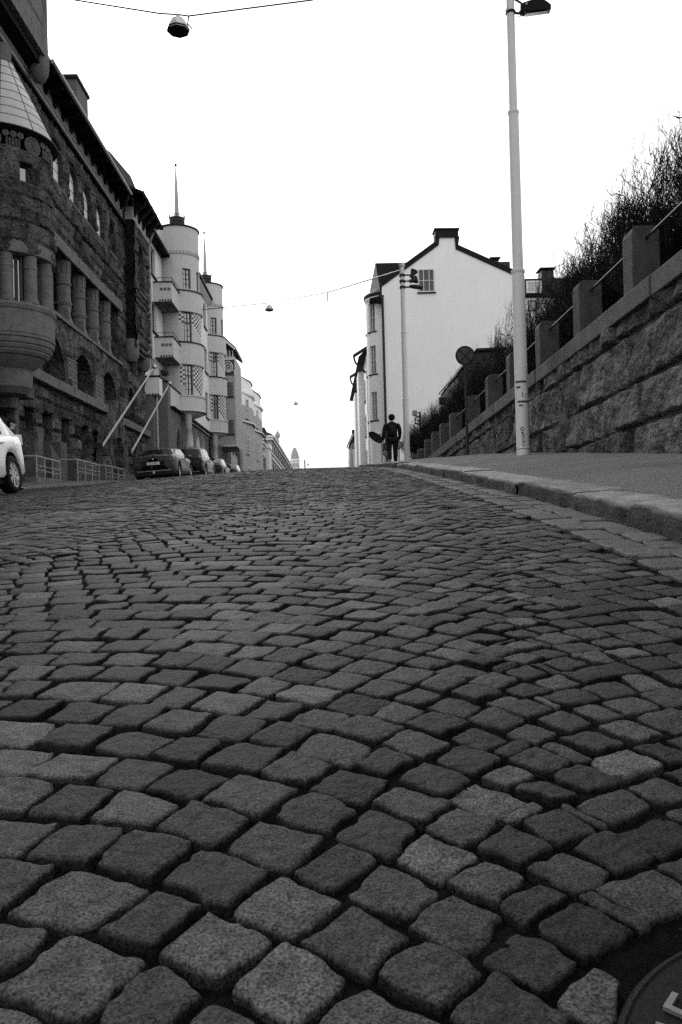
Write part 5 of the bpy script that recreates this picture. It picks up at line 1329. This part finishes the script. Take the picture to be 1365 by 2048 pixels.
wire('span_wire', 'faint farthest span wire above the crest of the road', [(-8.8, c4.y, c4.z+1.6), (c4.x, c4.y, c4.z+.36), (4.0, c4.y+4, c4.z+2.2)], .012)

# ================================================================ signs
def disc(mb, c, r, th, n=32, ax=(0, -1, 0)):
    q = Vector(ax).to_track_quat('Z', 'Y'); b = len(mb.v)
    mb.lathe([(.001, -th/2), (r, -th/2), (r, th/2), (.001, th/2)], (0, 0, 0), n)
    for i in range(b, len(mb.v)): mb.v[i] = tuple(q @ Vector(mb.v[i]) + Vector(c))
SY = 15.5; sc_ = atY(930, 712, SY); sx = sc_.x+.0
t = thing('no_stopping_sign', 'round dark sign with a diagonal cross on a thin post before the retaining wall', 'road sign', (sx, SY, pz(sx, SY)))
mb = MB(); mb.tube([(sx, SY, pz(sx, SY)-.05), (sx, SY, sc_.z+.12)], .028, 12); mb.build('post', M['iron'], t, smooth=True)
mb = MB(); disc(mb, (sx, SY-.04, sc_.z), .19, .008); pl = mb.build('sign_plate', M['sign_r'], t)
mb = MB(); disc(mb, (sx, SY-.047, sc_.z), .152, .006); mb.build('sign_field', M['sign_d'], pl)
mb = MB()
for s in (-1, 1): mb.bar((sx-.11*s, SY-.054, sc_.z-.11), (sx+.11*s, SY-.054, sc_.z+.11), .028, .006)
mb.build('cross', M['sign_r'], pl)
# box lamp on an arm from a pillar
q = atY(885, 802, 18.8); e_ = atY(912, 801, 18.8)
t = thing('box_lamp', 'small square black box on a horizontal arm above the wall pillars', 'lamp', (e_.x, 18.8, PT[9]))
mb = MB(); mb.box(q.x-.075, q.x+.075, 18.72, 18.88, q.z-.075, q.z+.075); mb.build('housing', M['black'], t, bevel=.01)
mb = MB(); mb.tube([(q.x+.07, 18.8, q.z), (e_.x, 18.8, e_.z), (e_.x+.06, 18.8, PT[9]-.01)], .014, 6); mb.build('arm', M['black'], t)
# tilted plate and round plates near the person
def round_sign(label, X, Y, plates, post_top, m='sign_r', axis=(0, -1, 0)):
    t = thing('road_sign', label, 'road sign', (X, Y, pz(X, Y)))
    mb = MB(); mb.tube([(X, Y, pz(X, Y)-.3), (X, Y, post_top)], .03, 8); mb.build('post', M['galv'], t, smooth=True)
    for (dx, z, r, ax, mf, mk) in plates:
        mb = MB(); disc(mb, (X+dx, Y-.05, z), r, .012, 28, ax); p_ = mb.build('sign_plate', M[m], t)
        mb = MB(); a = Vector(ax).normalized(); disc(mb, tuple(Vector((X+dx, Y-.05, z))+a*.008), r*.82, .006, 28, ax); mb.build('sign_field', M[mf], p_)
        if mk:
            mb = MB()
            for s in (-1, 1):
                b_ = Vector((X+dx+s*r*.28, Y-.05, z))+a*.014; mb.bar(b_-Vector((0, 0, r*.45)), b_+Vector((0, 0, r*.45)), r*.14, .006); mb.bar(b_+Vector((-s*.0-.03, 0, s*r*.42)), b_+Vector((.03, 0, s*r*.42)), r*.12, .006)
            mb.build('arrow_mark', M['sign_r'], p_)
    return t
c = atY(753, 875, 33); 
round_sign('tilted round sign on a short post just left of the walking person', c.x+.22, 33, [(-.24, c.z, .35, (-.57, -.35, -.75), 'sign_d', False)], c.z+.05)
c = atY(771, 894, 34); cb_ = atY(773, 905, 34)
round_sign('low post with two overlapping round sign plates beside the walking person', c.x, 34, [(0, c.z, .17, (0, -1, 0), 'sign_d', False), (.04, cb_.z, .175, (0, -1, 0), 'sign_back', True)], c.z+.1)
c = atY(798, 890, 35)
round_sign('pale round sign partly hidden behind the walking person', c.x, 35, [(0, c.z, .18, (0, -1, 0), 'sign_back', False)], c.z+.1)
c = atY(836, 826, 38)
t = thing('signal_post', 'slender post with a small pale box and a ring behind the second lamp pole', 'signal post', (c.x+.1, 38, pz(4.5, 38)))
px_ = c.x+.1; mb = MB(); mb.tube([(px_, 38, 2.0), (px_, 38, c.z+.05)], .045, 8); mb.tube([(px_-.25, 38, c.z-.55), (px_-.25, 38, c.z+.0)], .02, 6)
for dz in (-.5, -.35, -.15, .02): mb.tube([(px_-.25, 38, c.z+dz), (px_, 38, c.z+dz)], .02, 6)
mb.build('post', M['iron'], t)
mb = MB(); mb.box(px_-.36, px_-.14, 37.9, 38.1, c.z-.12, c.z+.12); mb.build('box', M['sign_back'], t, bevel=.01)
mb = MB(); r0 = atY(838, 842, 38); mb.tube([(r0.x+.19*math.cos(a), 37.9, r0.z+.19*math.sin(a)) for a in np.linspace(0, 2*math.pi, 25)], .03, 6); mb.build('ring', M['iron'], t)
# distant lamp column left of the farthest lamp
q = atY(610, 921, 150); mb = MB(); mb.tube([(q.x, 150, 2), (q.x, 150, q.z)], [.12, .12], 8); mb.sphere((q.x, 150, q.z), .14, 6)
tag(mb.build('post', M['iron']), 'thin distant post standing at the crest beside the domed building', 'post')

# ================================================================ cars
def car(kind, label, P, L_=4.6, W_c=1.84, H_=1.40, group='cars parked along the left kerb'):
    t = thing('parked_car', label, 'car', (0, 0, 0), group)
    hL = L_/2; wb = L_*.305; rw_ = P.get('wr', .33)
    axles = (-wb*.98, wb*1.02)
    ys = np.unique(np.round(np.concatenate([np.linspace(-hL, hL, 70), [-hL+.02, -hL+.06, hL-.02, hL-.06]]+[a+np.linspace(-rw_-.08, rw_+.08, 13) for a in axles]), 4))
    K = lambda tab: np.interp(ys/hL, [a for a, b in tab], [b for a, b in tab])
    zt = K(P['belt']); zr = K(P['roof']); w = W_c/2*K(P['plan']); zlow = K(P['low'])
    for a in axles:
        d = np.abs(ys-a); ar_ = rw_+.075; m_ = d < ar_; zlow = np.where(m_, np.maximum(zlow, rw_+np.sqrt(np.maximum(ar_**2-d**2, 0))), zlow)
    cab = zr > zt+.04; g = np.clip((zr-zt)/.35, 0, 1)
    wr = w*(1-.14*np.ones_like(w))*(1-g) + (w-P.get('tumble', .20))*g
    zr2 = np.maximum(zr, zt+.012)
    rows = [(w-.05, zlow), (w-.01, zlow+.05), (w, np.maximum((zlow+zt)/2-.06, zlow+.08)), (w-.004, np.maximum(zt-.16, zlow+.10)), (w-.03, np.maximum(zt-.04, zlow+.11)), (w-.075, np.maximum(zt, zlow+.12)),
            (w-.085, np.maximum(zt+.006, zlow+.125)), (wr, np.maximum(zr2-.05*g-.002, zlow+.13)), (wr-.10, np.maximum(zr2-.012*g, zlow+.135)), (wr*.5, np.maximum(zr2+.02, zlow+.14)), (w*0, np.maximum(zr2+.03, zlow+.145))]
    nR = len(rows); nY = len(ys); body = MB(); V = []
    for s in (1, -1):
        base = len(body.v)
        for i in range(nY):
            for (x, z) in rows: body.v.append((s*float(x[i]), float(ys[i]), float(z[i]))); body.t.append(1)
        for i in range(nY-1):
            for j in range(nR-1): body.f.append((base+i*nR+j, base+(i+1)*nR+j, base+(i+1)*nR+j+1, base+i*nR+j+1))
        for i in (0, nY-1): body.f.append(tuple(base+i*nR+j for j in range(nR)))
    bo = body.build('body', M[P['paint']], t); smooth_by_angle(bo, 38)
    def lift(i, j, s, e=.006):
        x, z = rows[j]; return Vector((s*float(x[i])+s*e, float(ys[i]), float(z[i])+(e if j >= 7 else 0)))
    def idx(f): return int(np.argmin(np.abs(ys/hL-f)))
    # side glass between pillars
    for s in (1, -1):
        for (f0, f1) in P['side_glass']:
            mb = MB(); i0, i1 = idx(f0), idx(f1); vs = []
            for i in range(i0, i1+1):
                a = lift(i, 6, s, .008); b = lift(i, 7, s, .008); vs += [a+(b-a)*.08, a+(b-a)*.90]
            mb.add(vs, [(2*k, 2*k+2, 2*k+3, 2*k+1) for k in range(i1-i0)]); g_ = mb.build('side_window', M['carglass'], t, smooth=True)
        # chrome line
    for nm, (f0, f1) in (('rear_window', P['rear_glass']), ('windscreen', P['front_glass'])):
        mb = MB(); i0, i1 = sorted((idx(f0), idx(f1))); vs = []; fs = []; cols = [(7, 1), (8, 1), (9, 1), (10, 1), (9, -1), (8, -1), (7, -1)]
        for i in range(i0, i1+1):
            for (j, s) in cols:
                x, z = rows[j]; sh = .93 if j == 7 else 1; nrm_ = -1 if nm == 'rear_window' else 1
                vs.append(Vector((s*float(x[i])*sh, float(ys[i])+nrm_*.008, float(z[i])+.008)))
        nc = len(cols)
        for i in range(i1-i0):
            for j in range(nc-1): fs.append((i*nc+j, (i+1)*nc+j, (i+1)*nc+j+1, i*nc+j+1))
        mb.add(vs, fs); mb.build(nm, M['carglass'], t, smooth=True)
    ub = MB(); ub.box(-W_c/2+.12, W_c/2-.12, -hL+.12, hL-.12, .20, .52)
    ub.build('underbody', M['plastic'], t)
    # wheels
    for a in axles:
        mb = MB()
        for s in (1, -1):
            x0 = s*(W_c/2-.13); wmb = MB(); wd = .115; r = rw_
            wmb.lathe([(r*.70, -wd), (r*.93, -wd), (r*.985, -wd*.8), (r, -wd*.5), (r, wd*.5), (r*.985, wd*.8), (r*.93, wd), (r*.70, wd)], (x0, a, r), 40, 'x'); tyre = wmb.build('tyre', M['rubber'], None, smooth=True)
            whl = thing('wheel', None, None, (0, 0, 0)); whl.location = (x0, a, r); whl.parent = t
            tyre.data.transform(Matrix.Translation((-x0, -a, -r))); tyre.parent = whl
            rm = MB(); f = s*wd*.82
            rm.lathe([(r*.64, -s*.0), (r*.70, f*.9), (r*.735, f), (r*.735, f*.96), (r*.66, f*.6), (r*.63, 0)], (x0, a, r), 36, 'x')
            rm.lathe([(.001, f*.98), (r*.13, f*.95), (r*.16, f*.6), (r*.16, 0)], (x0, a, r), 16, 'x')
            ns = P.get('spokes', 5)
            for q in range(ns):
                an = 2*math.pi*q/ns+.3
                for da in (-.13, .13):
                    c1_ = (x0+f*.84, a+r*.12*math.cos(an+da*2), r+r*.12*math.sin(an+da*2)); c2_ = (x0+f*.80, a+r*.69*math.cos(an+da), r+r*.69*math.sin(an+da)); rm.bar(c1_, c2_, .036, .03)
            rim = rm.build('rim', M['alloy'], whl); rim.data.transform(Matrix.Translation(Vector((0, 0, 0))))
            dk = MB(); dk.lathe([(.001, f*.25), (r*.66, f*.25)], (x0, a, r), 24, 'x'); dk.build('brake_disc', M['plastic'], whl)
    # rear details; the rear face is at y=-hL
    zb = float(np.interp(-1, [p[0] for p in P['belt']], [p[1] for p in P['belt']])); wR = float(w[2])
    yk = -hL
    for s in (1, -1):
        mb = MB(); x1 = s*(wR+.012); x0_ = s*(wR-.34); z0, z1 = P['lamp_z']
        if kind == 'suv': mb.prism([(x1, z0), (x1, z1+.06), (s*(wR-.16), z1), (s*(wR-.20), z0+.04)], lambda a, b: (a, yk-.015, b), lambda a, b: (a+s*.004, yk+.32, b))
        else: mb.prism([(x1, z0), (x1, z1), (s*(wR-.30), z1-.01), (x0_, z0+.06), (s*(wR-.22), z0)], lambda a, b: (a, yk-.012, b), lambda a, b: (a+s*.008, yk+.22, b))
        mb.build('tail_light', M[P.get('lamp', 'lamp_red')], t, bevel=.012)
        mb = MB(); yh = hL-.06; zf = P['head_z']; mb.prism([(s*(wR-.42), zf-.05), (s*(wR-.02), zf-.03), (s*(wR-.03), zf+.09), (s*(wR-.36), zf+.05)], lambda a, b: (a, yh-.25, b), lambda a, b: (a*.985, yh+.068, b)); mb.build('headlight', M['lamp_pale'], t, bevel=.01)
        mb = MB(); ym = P.get('mirror_y', .22)*hL; zm = P.get('mirror_z', 1.0); mb.sphere((s*(W_c/2+.10), ym, zm), .10, 8, .75); mb.box(*sorted((s*(W_c/2-.08), s*(W_c/2+.08))), ym-.03, ym+.03, zm-.05, zm); mb.build('mirror', M[P['paint']], t, smooth=True)
        for fy in P['handles']:
            mb = MB(); i = idx(fy); xh = float(w[i]); mb.box(*sorted((s*(xh-.01), s*(xh+.028))), ys[i]-.10, ys[i]+.10, zt[i]-.135, zt[i]-.10); mb.build('door_handle', M[P['paint']], t, bevel=.01)
    if P.get('plate_text'):
        zp_ = P['plate_z']; mb = MB(); mb.box(-.26, .26, yk-.03, yk+.02, zp_-.055, zp_+.055); plt_ = mb.build('number_plate', M['plate'], t)
        text_mesh('plate_text', P['plate_text'], .105, M['black'], plt_, Matrix.Translation((0, yk-.032, zp_)) @ Matrix.Rotation(R(90), 4, 'X'), .002)
        mb = MB(); mb.prism([(-.5, zp_+.10), (.5, zp_+.10), (.42, zp_-.12), (-.42, zp_-.12)], lambda a, b: (a, yk-.012, b), lambda a, b: (a, yk+.02, b)); mb.build('plate_recess', M['plastic'], t)
        mb = MB(); disc(mb, (0, yk-.02, zb-.07), .038, .02, 16); mb.build('badge', M['steel'], t)
    mb = MB(); mb.box(-wR+.10, wR-.10, yk-.022, yk+.05, .22, .40); bp_ = mb.build('bumper', M['plastic'], t, bevel=.015)
    mb = MB(); mb.box(-wR+.14, wR-.14, yk-.03, yk, .405, .425); mb.build('trim_strip', M['steel'], bp_)
    mb = MB(); mb.box(-.045, .045, yk-.05, yk-.02, .30, .40); mb.build('tow_cover', M['alloy'], bp_)
    mb = MB(); mb.box(-wR+.02, wR-.02, yk-.010, yk+.03, .52, .54); mb.build('panel_gap', M['plastic'], t)
    mb = MB(); ya = P.get('antenna', -.42)*hL; ia = idx(P.get('antenna', -.42)); mb.hexa([(-.02, ya-.1, zr[ia]+.02), (.02, ya-.1, zr[ia]+.02), (.02, ya+.08, zr[ia]+.02), (-.02, ya+.08, zr[ia]+.02), (-.006, ya-.1, zr[ia]+.12), (.006, ya-.1, zr[ia]+.12), (.006, ya-.07, zr[ia]+.12), (-.006, ya-.07, zr[ia]+.12)]); mb.build('antenna', M[P['paint']], t)
    return t
SEDAN = dict(paint='paint_d', wr=.335, belt=[(-1, .98), (-.8, 1.04), (-.3, .98), (.3, .95), (.55, .93), (.85, .80), (1, .66)],
    roof=[(-1, .985), (-.86, 1.05), (-.45, 1.33), (-.12, 1.39), (.1, 1.36), (.48, .96), (.85, .80), (1, .66)],
    plan=[(-1, .86), (-.97, .92), (-.85, .975), (-.5, 1), (.6, 1), (.88, .95), (.97, .87), (1, .78)], low=[(-1, .34), (-.97, .24), (.9, .22), (1, .3)],
    side_glass=[(-.62, -.36), (-.33, -.02), (.01, .30)], rear_glass=(-.80, -.47), front_glass=(.14, .44), lamp_z=(.80, .93), head_z=.66, handles=(-.36, .02), plate_text='GLP-401', plate_z=.72)
SUV = dict(paint='paint_b', wr=.36, belt=[(-1, 1.08), (-.3, 1.06), (.4, 1.03), (.55, 1.0), (.85, .90), (1, .72)],
    roof=[(-1, 1.09), (-.97, 1.18), (-.84, 1.56), (-.4, 1.66), (.05, 1.64), (.2, 1.58), (.55, 1.02), (.85, .9), (1, .72)],
    plan=[(-1, .88), (-.97, .94), (-.85, .98), (-.5, 1), (.6, 1), (.88, .95), (.97, .87), (1, .78)], low=[(-1, .40), (-.97, .30), (.9, .28), (1, .36)],
    side_glass=[(-.80, -.46), (-.42, -.06), (-.02, .34)], rear_glass=(-.96, -.85), front_glass=(.24, .51), lamp_z=(.92, 1.05), head_z=.78, handles=(-.38, .02), plate_text='BXK-718', plate_z=.80, mirror_y=.30, mirror_z=1.12)
def place(t, X, Y, yaw=0):
    h = 1.4; z0 = gz(X, Y-h); z1 = gz(X, Y+h); t.location = (X, Y, (z0+z1)/2+.004); t.rotation_mode = 'YXZ'
    sl = math.atan2(z1-z0, 2*h); t.rotation_mode = 'XYZ'
    rl = math.atan2(gz(X+.7, Y)-gz(X-.7, Y), 1.4)
    m = Matrix.Rotation(sl, 4, 'X') @ Matrix.Rotation(-rl, 4, 'Y') @ Matrix.Rotation(yaw, 4, 'Z'); t.rotation_euler = m.to_euler()
s_ = car('sedan', 'dark four door saloon car parked on the left with its rear to us', SEDAN, 4.64, 1.84, 1.39); place(s_, -6.95, 35.4)
s2 = car('suv', 'black tall estate car parked just ahead of the dark saloon', SUV, 4.70, 1.90, 1.66); place(s2, -6.75, 41.4)
P3_ = dict(SEDAN, paint='paint_b', roof=[(-1, 1.0), (-.92, 1.12), (-.62, 1.42), (-.12, 1.46), (.1, 1.42), (.48, .96), (.85, .8), (1, .66)], rear_glass=(-.90, -.64), plate_text=None, side_glass=[(-.7, -.40), (-.36, -.02), (.01, .30)])
s3 = car('hatch', 'black hatchback third in the row of parked cars with a bright side', P3_, 4.25, 1.80, 1.46); place(s3, -6.7, 48.6)
s4 = car('hatch', 'dark small car at the far end of the parked row almost hidden by the crest', dict(P3_), 4.1, 1.78, 1.46); place(s4, -6.6, 56.0)
WH = dict(SUV, paint='paint_w', wr=.36, spokes=7, lamp='lamp_pale', plate_text=None, belt=[(-1, 1.10), (-.9, 1.12), (-.3, 1.08), (.4, 1.02), (.55, 1.0), (.85, .90), (1, .72)],
    roof=[(-1, 1.11), (-.93, 1.15), (-.66, 1.56), (-.4, 1.64), (.05, 1.64), (.2, 1.58), (.55, 1.02), (.85, .9), (1, .72)], rear_glass=(-.93, -.68), side_glass=[(-.52, -.44), (-.40, -.06), (-.02, .34)], lamp_z=(.93, 1.08),
    low=[(-1, .48), (-.97, .34), (.9, .28), (1, .36)], plan=[(-1, .80), (-.97, .88), (-.88, .96), (-.7, 1), (.6, 1), (.88, .95), (.97, .87), (1, .78)])
s5 = car('suv', 'white tall hatchback cut by the left picture edge with alloy wheel and tail light', WH, 4.4, 1.84, 1.64); place(s5, -6.76, 14.15, math.pi)
mb = MB(); mb.box(-.932, -.915, -1.52, -1.36, .93, 1.05); fl = mb.build('fuel_flap', M['paint_w'], s5)
bpy.context.view_layer.update()
# ================================================================ people
def skin_body(name, verts, edges, m, parent, root=0, sub=2, smooth=True):
    me = bpy.data.meshes.new(name); me.from_pydata([v[0] for v in verts], edges, []); o = linkobj(bpy.data.objects.new(name, me))
    mod = o.modifiers.new('s', 'SKIN'); mod.use_smooth_shade = True; mod.branch_smoothing = .4
    me.skin_vertices[0].data[root].use_root = True
    for i, v in enumerate(verts):
        r = v[1]; me.skin_vertices[0].data[i].radius = r if isinstance(r, tuple) else (r, r); me.skin_vertices[0].data[i].use_root = (i == root)
    sb = o.modifiers.new('b', 'SUBSURF'); sb.levels = sub; sb.render_levels = sub
    dg = bpy.context.evaluated_depsgraph_get(); nm = bpy.data.meshes.new_from_object(o.evaluated_get(dg)); bpy.data.objects.remove(o)
    nm.materials.clear(); nm.materials.append(m); nm.polygons.foreach_set('use_smooth', [True]*len(nm.polygons))
    q = linkobj(bpy.data.objects.new(name, nm)); q.parent = parent; return q
def chain(V, E, start, pts):
    p = start
    for co, r in pts: V.append((co, r)); E.append((p, len(V)-1)); p = len(V)-1
    return p
def hand(V, E, wrist, d, s, sc=1.0):
    """palm and five fingers; d = direction of the fingers, s = side the thumb is on (x)"""
    d = Vector(d).normalized(); side = Vector((0, s, 0)).cross(d); side = Vector((0, s, 0)) if abs(d.x) < 2 else side
    w = Vector(V[wrist][0]); palm = len(V); V.append((tuple(w+d*.045), (.022, .030))); E.append((wrist, palm))
    k = len(V); V.append((tuple(w+d*.085), (.018, .036))); E.append((palm, k))
    for i, (ln, off) in enumerate(((.075, .027), (.085, .009), (.078, -.009), (.060, -.027))):
        a = w+d*.095+Vector((0, s*off, 0)); i0 = len(V); V.append((tuple(a), .0095)); E.append((k, i0))
        b = a+d*ln*.5+Vector((-.004, 0, 0)); V.append((tuple(b), .0085)); E.append((i0, i0+1)); c = b+(d*.8+Vector((-.35, 0, 0))).normalized()*ln*.5; V.append((tuple(c), .0075)); E.append((i0+1, i0+2))
    i0 = len(V); a = w+d*.05+Vector((0, s*.038, 0)); V.append((tuple(a), .011)); E.append((palm, i0)); V.append((tuple(a+d*.04+Vector((0, s*.018, 0))), .009)); E.append((i0, i0+1))
def person(label, X, Y, zb, yaw, Hs=1.0, pack=True):
    t = thing('person', label, 'person', (0, 0, 0))
    V = [((0, 0, .96), (.15, .11))]; E = []
    n = chain(V, E, 0, [((0, .0, 1.10), (.135, .10)), ((0, .01, 1.26), (.16, .115)), ((0, .01, 1.40), (.165, .10)), ((0, .01, 1.48), (.075, .065)), ((0, .02, 1.55), (.055, .058)), ((0, .025, 1.62), (.072, .085)), ((0, .025, 1.69), (.078, .098)), ((0, .02, 1.755), (.058, .07))])
    sh = 3
    feet = {}
    for s, leg in ((-1, 'b'), (1, 'f')):
        if leg == 'f': pts = [((s*.09, .0, .90), (.095, .10)), ((s*.10, .10, .52), (.062, .066)), ((s*.10, .12, .32), (.056, .06)), ((s*.10, .15, .09), (.038, .04)), ((s*.10, .22, .045), (.04, .03)), ((s*.105, .30, .035), (.04, .024))]
        else: pts = [((s*.09, .0, .90), (.095, .10)), ((s*.10, .0, .51), (.062, .066)), ((s*.10, -.07, .32), (.056, .06)), ((s*.10, -.16, .12), (.038, .04)), ((s*.10, -.11, .05), (.04, .03)), ((s*.105, -.03, .035), (.04, .024))]
        chain(V, E, 0, pts); feet[s] = pts
    arms = {}
    for s in (-1, 1):
        if s < 0: pts = [((s*.19, .01, 1.42), .065), ((s*.225, .0, 1.30), .056), ((s*.255, -.04, 1.12), .046), ((s*.275, -.01, .96), .038), ((s*.28, .03, .84), .026)]
        else: pts = [((s*.19, .01, 1.42), .065), ((s*.225, .01, 1.30), .056), ((s*.245, .02, 1.12), .046), ((s*.24, .09, .97), .038), ((s*.225, .15, .87), .026)]
        w = chain(V, E, sh, pts); arms[s] = pts; dv = Vector(pts[-1][0])-Vector(pts[-2][0]); hand(V, E, w, dv, 1)
    body = skin_body('body', V, E, M['skin'], t)
    # nose, ears and eyes as shaped features of the face
    mb = MB(); mb.add([(-.014, .118, 1.63), (.014, .118, 1.63), (0, .146, 1.635), (0, .118, 1.675)], [(0, 1, 2), (1, 3, 2), (3, 0, 2), (0, 3, 1)])
    for s in (-1, 1): mb.sphere((s*.082, .02, 1.655), .026, 6, 1.3)
    mb.build('face_features', M['skin'], t, smooth=True)
    mb = MB(); mb.sphere((-.03, .112, 1.675), .011, 5); mb.build('eye', M['hair'], t); mb = MB(); mb.sphere((.03, .112, 1.675), .011, 5); mb.build('eye', M['hair'], t)
    mb = MB(); mb.box(-.022, .022, .112, .120, 1.598, 1.604); mb.build('mouth', M['hair'], t)
    # jacket
    JV = [((0, 0, .92), (.185, .14))]; JE = []
    chain(JV, JE, 0, [((0, 0, 1.08), (.175, .135)), ((0, .01, 1.26), (.195, .145)), ((0, .01, 1.41), (.185, .12)), ((0, .01, 1.50), (.095, .085)), ((0, .012, 1.54), (.075, .075))])
    for s in (-1, 1):
        q = arms[s]; chain(JV, JE, 3, [(q[0][0], .088), (q[1][0], .076), (q[2][0], .064), (q[3][0], .052), (tuple(Vector(q[4][0])*.9+Vector(q[3][0])*.1), .045)])
    skin_body('jacket', JV, JE, M['cloth_d'], t)
    TV = [((0, 0, .97), (.17, .13))]; TE = []
    for s in (-1, 1):
        f = feet[s]; chain(TV, TE, 0, [(f[0][0], (.108, .115)), (f[1][0], (.082, .086)), (f[2][0], (.074, .078)), (tuple(Vector(f[3][0])+Vector((0, 0, -.01))), (.062, .066))])
    skin_body('trousers', TV, TE, M['cloth_t'], t)
    for s in (-1, 1):
        f = feet[s]; a = Vector(f[3][0]); b = Vector(f[5][0]); SV = [(tuple(a), .05)]; SE = []; chain(SV, SE, 0, [((a.x, a.y+.0, .055), (.048, .045)), (((a+b)/2).to_tuple()[:2]+(.045,), (.048, .035)), (b.to_tuple()[:2]+(.04,), (.046, .03))]); skin_body('shoe', SV, SE, M['cloth_t'], t)
    hv = MB(); hv.lathe([(.094, 1.675), (.105, 1.70), (.102, 1.745), (.08, 1.79), (.04, 1.815), (.004, 1.82)], (0, .02, 0), 18); hh = hv.build('hat' if pack else 'hair', M['cloth_d'] if pack else M['hair'], t, smooth=True)
    if True:
        hv = MB(); hv.lathe([(.055, 1.58), (.088, 1.62), (.10, 1.68)], (0, .005, 0), 16, a0=math.pi+.3, a1=2*math.pi-.3); hv.build('hair_back', M['hair'], hh, smooth=True)
    t.location = (X, Y, zb); t.rotation_euler = (0, 0, yaw); t.scale = (Hs, Hs, Hs)
    return t
pp = atY(786, 920, 30.0)
zf = pz(pp.x, 30.0)
person('person in dark jacket, trousers and cap walking away uphill on the right pavement', pp.x, 30.0, zf-.01, 0, 1.0).scale = (1.22, 1.15, 1.03)
t = thing('backpack', 'dark backpack worn by the person walking away', 'backpack', (pp.x, 29.8, zf+1.25))
BV = [((pp.x, 29.815, zf+1.02), (.11, .06))]; BE = []; chain(BV, BE, 0, [((pp.x, 29.80, zf+1.15), (.13, .08)), ((pp.x, 29.80, zf+1.32), (.125, .075)), ((pp.x, 29.82, zf+1.43), (.09, .05))])
bq = skin_body('bag', BV, BE, M['cloth_t'], t); bq.data.transform(Matrix.Translation(-t.location))
for s in (-1, 1):
    mb = MB(); mb.tube([(pp.x+s*.10, 29.84, zf+1.42), (pp.x+s*.115, 29.93, zf+1.53), (pp.x+s*.12, 30.05, zf+1.50), (pp.x+s*.12, 30.15, zf+1.35)], .018, 6); mb.build('strap', M['cloth_t'], t, smooth=True)
hd = atY(22, 848, 20.0)
person('person with dark hair and dark coat seen in profile behind the white car', hd.x, 20.0, hd.z-1.66, R(-75), 1.0, pack=False)
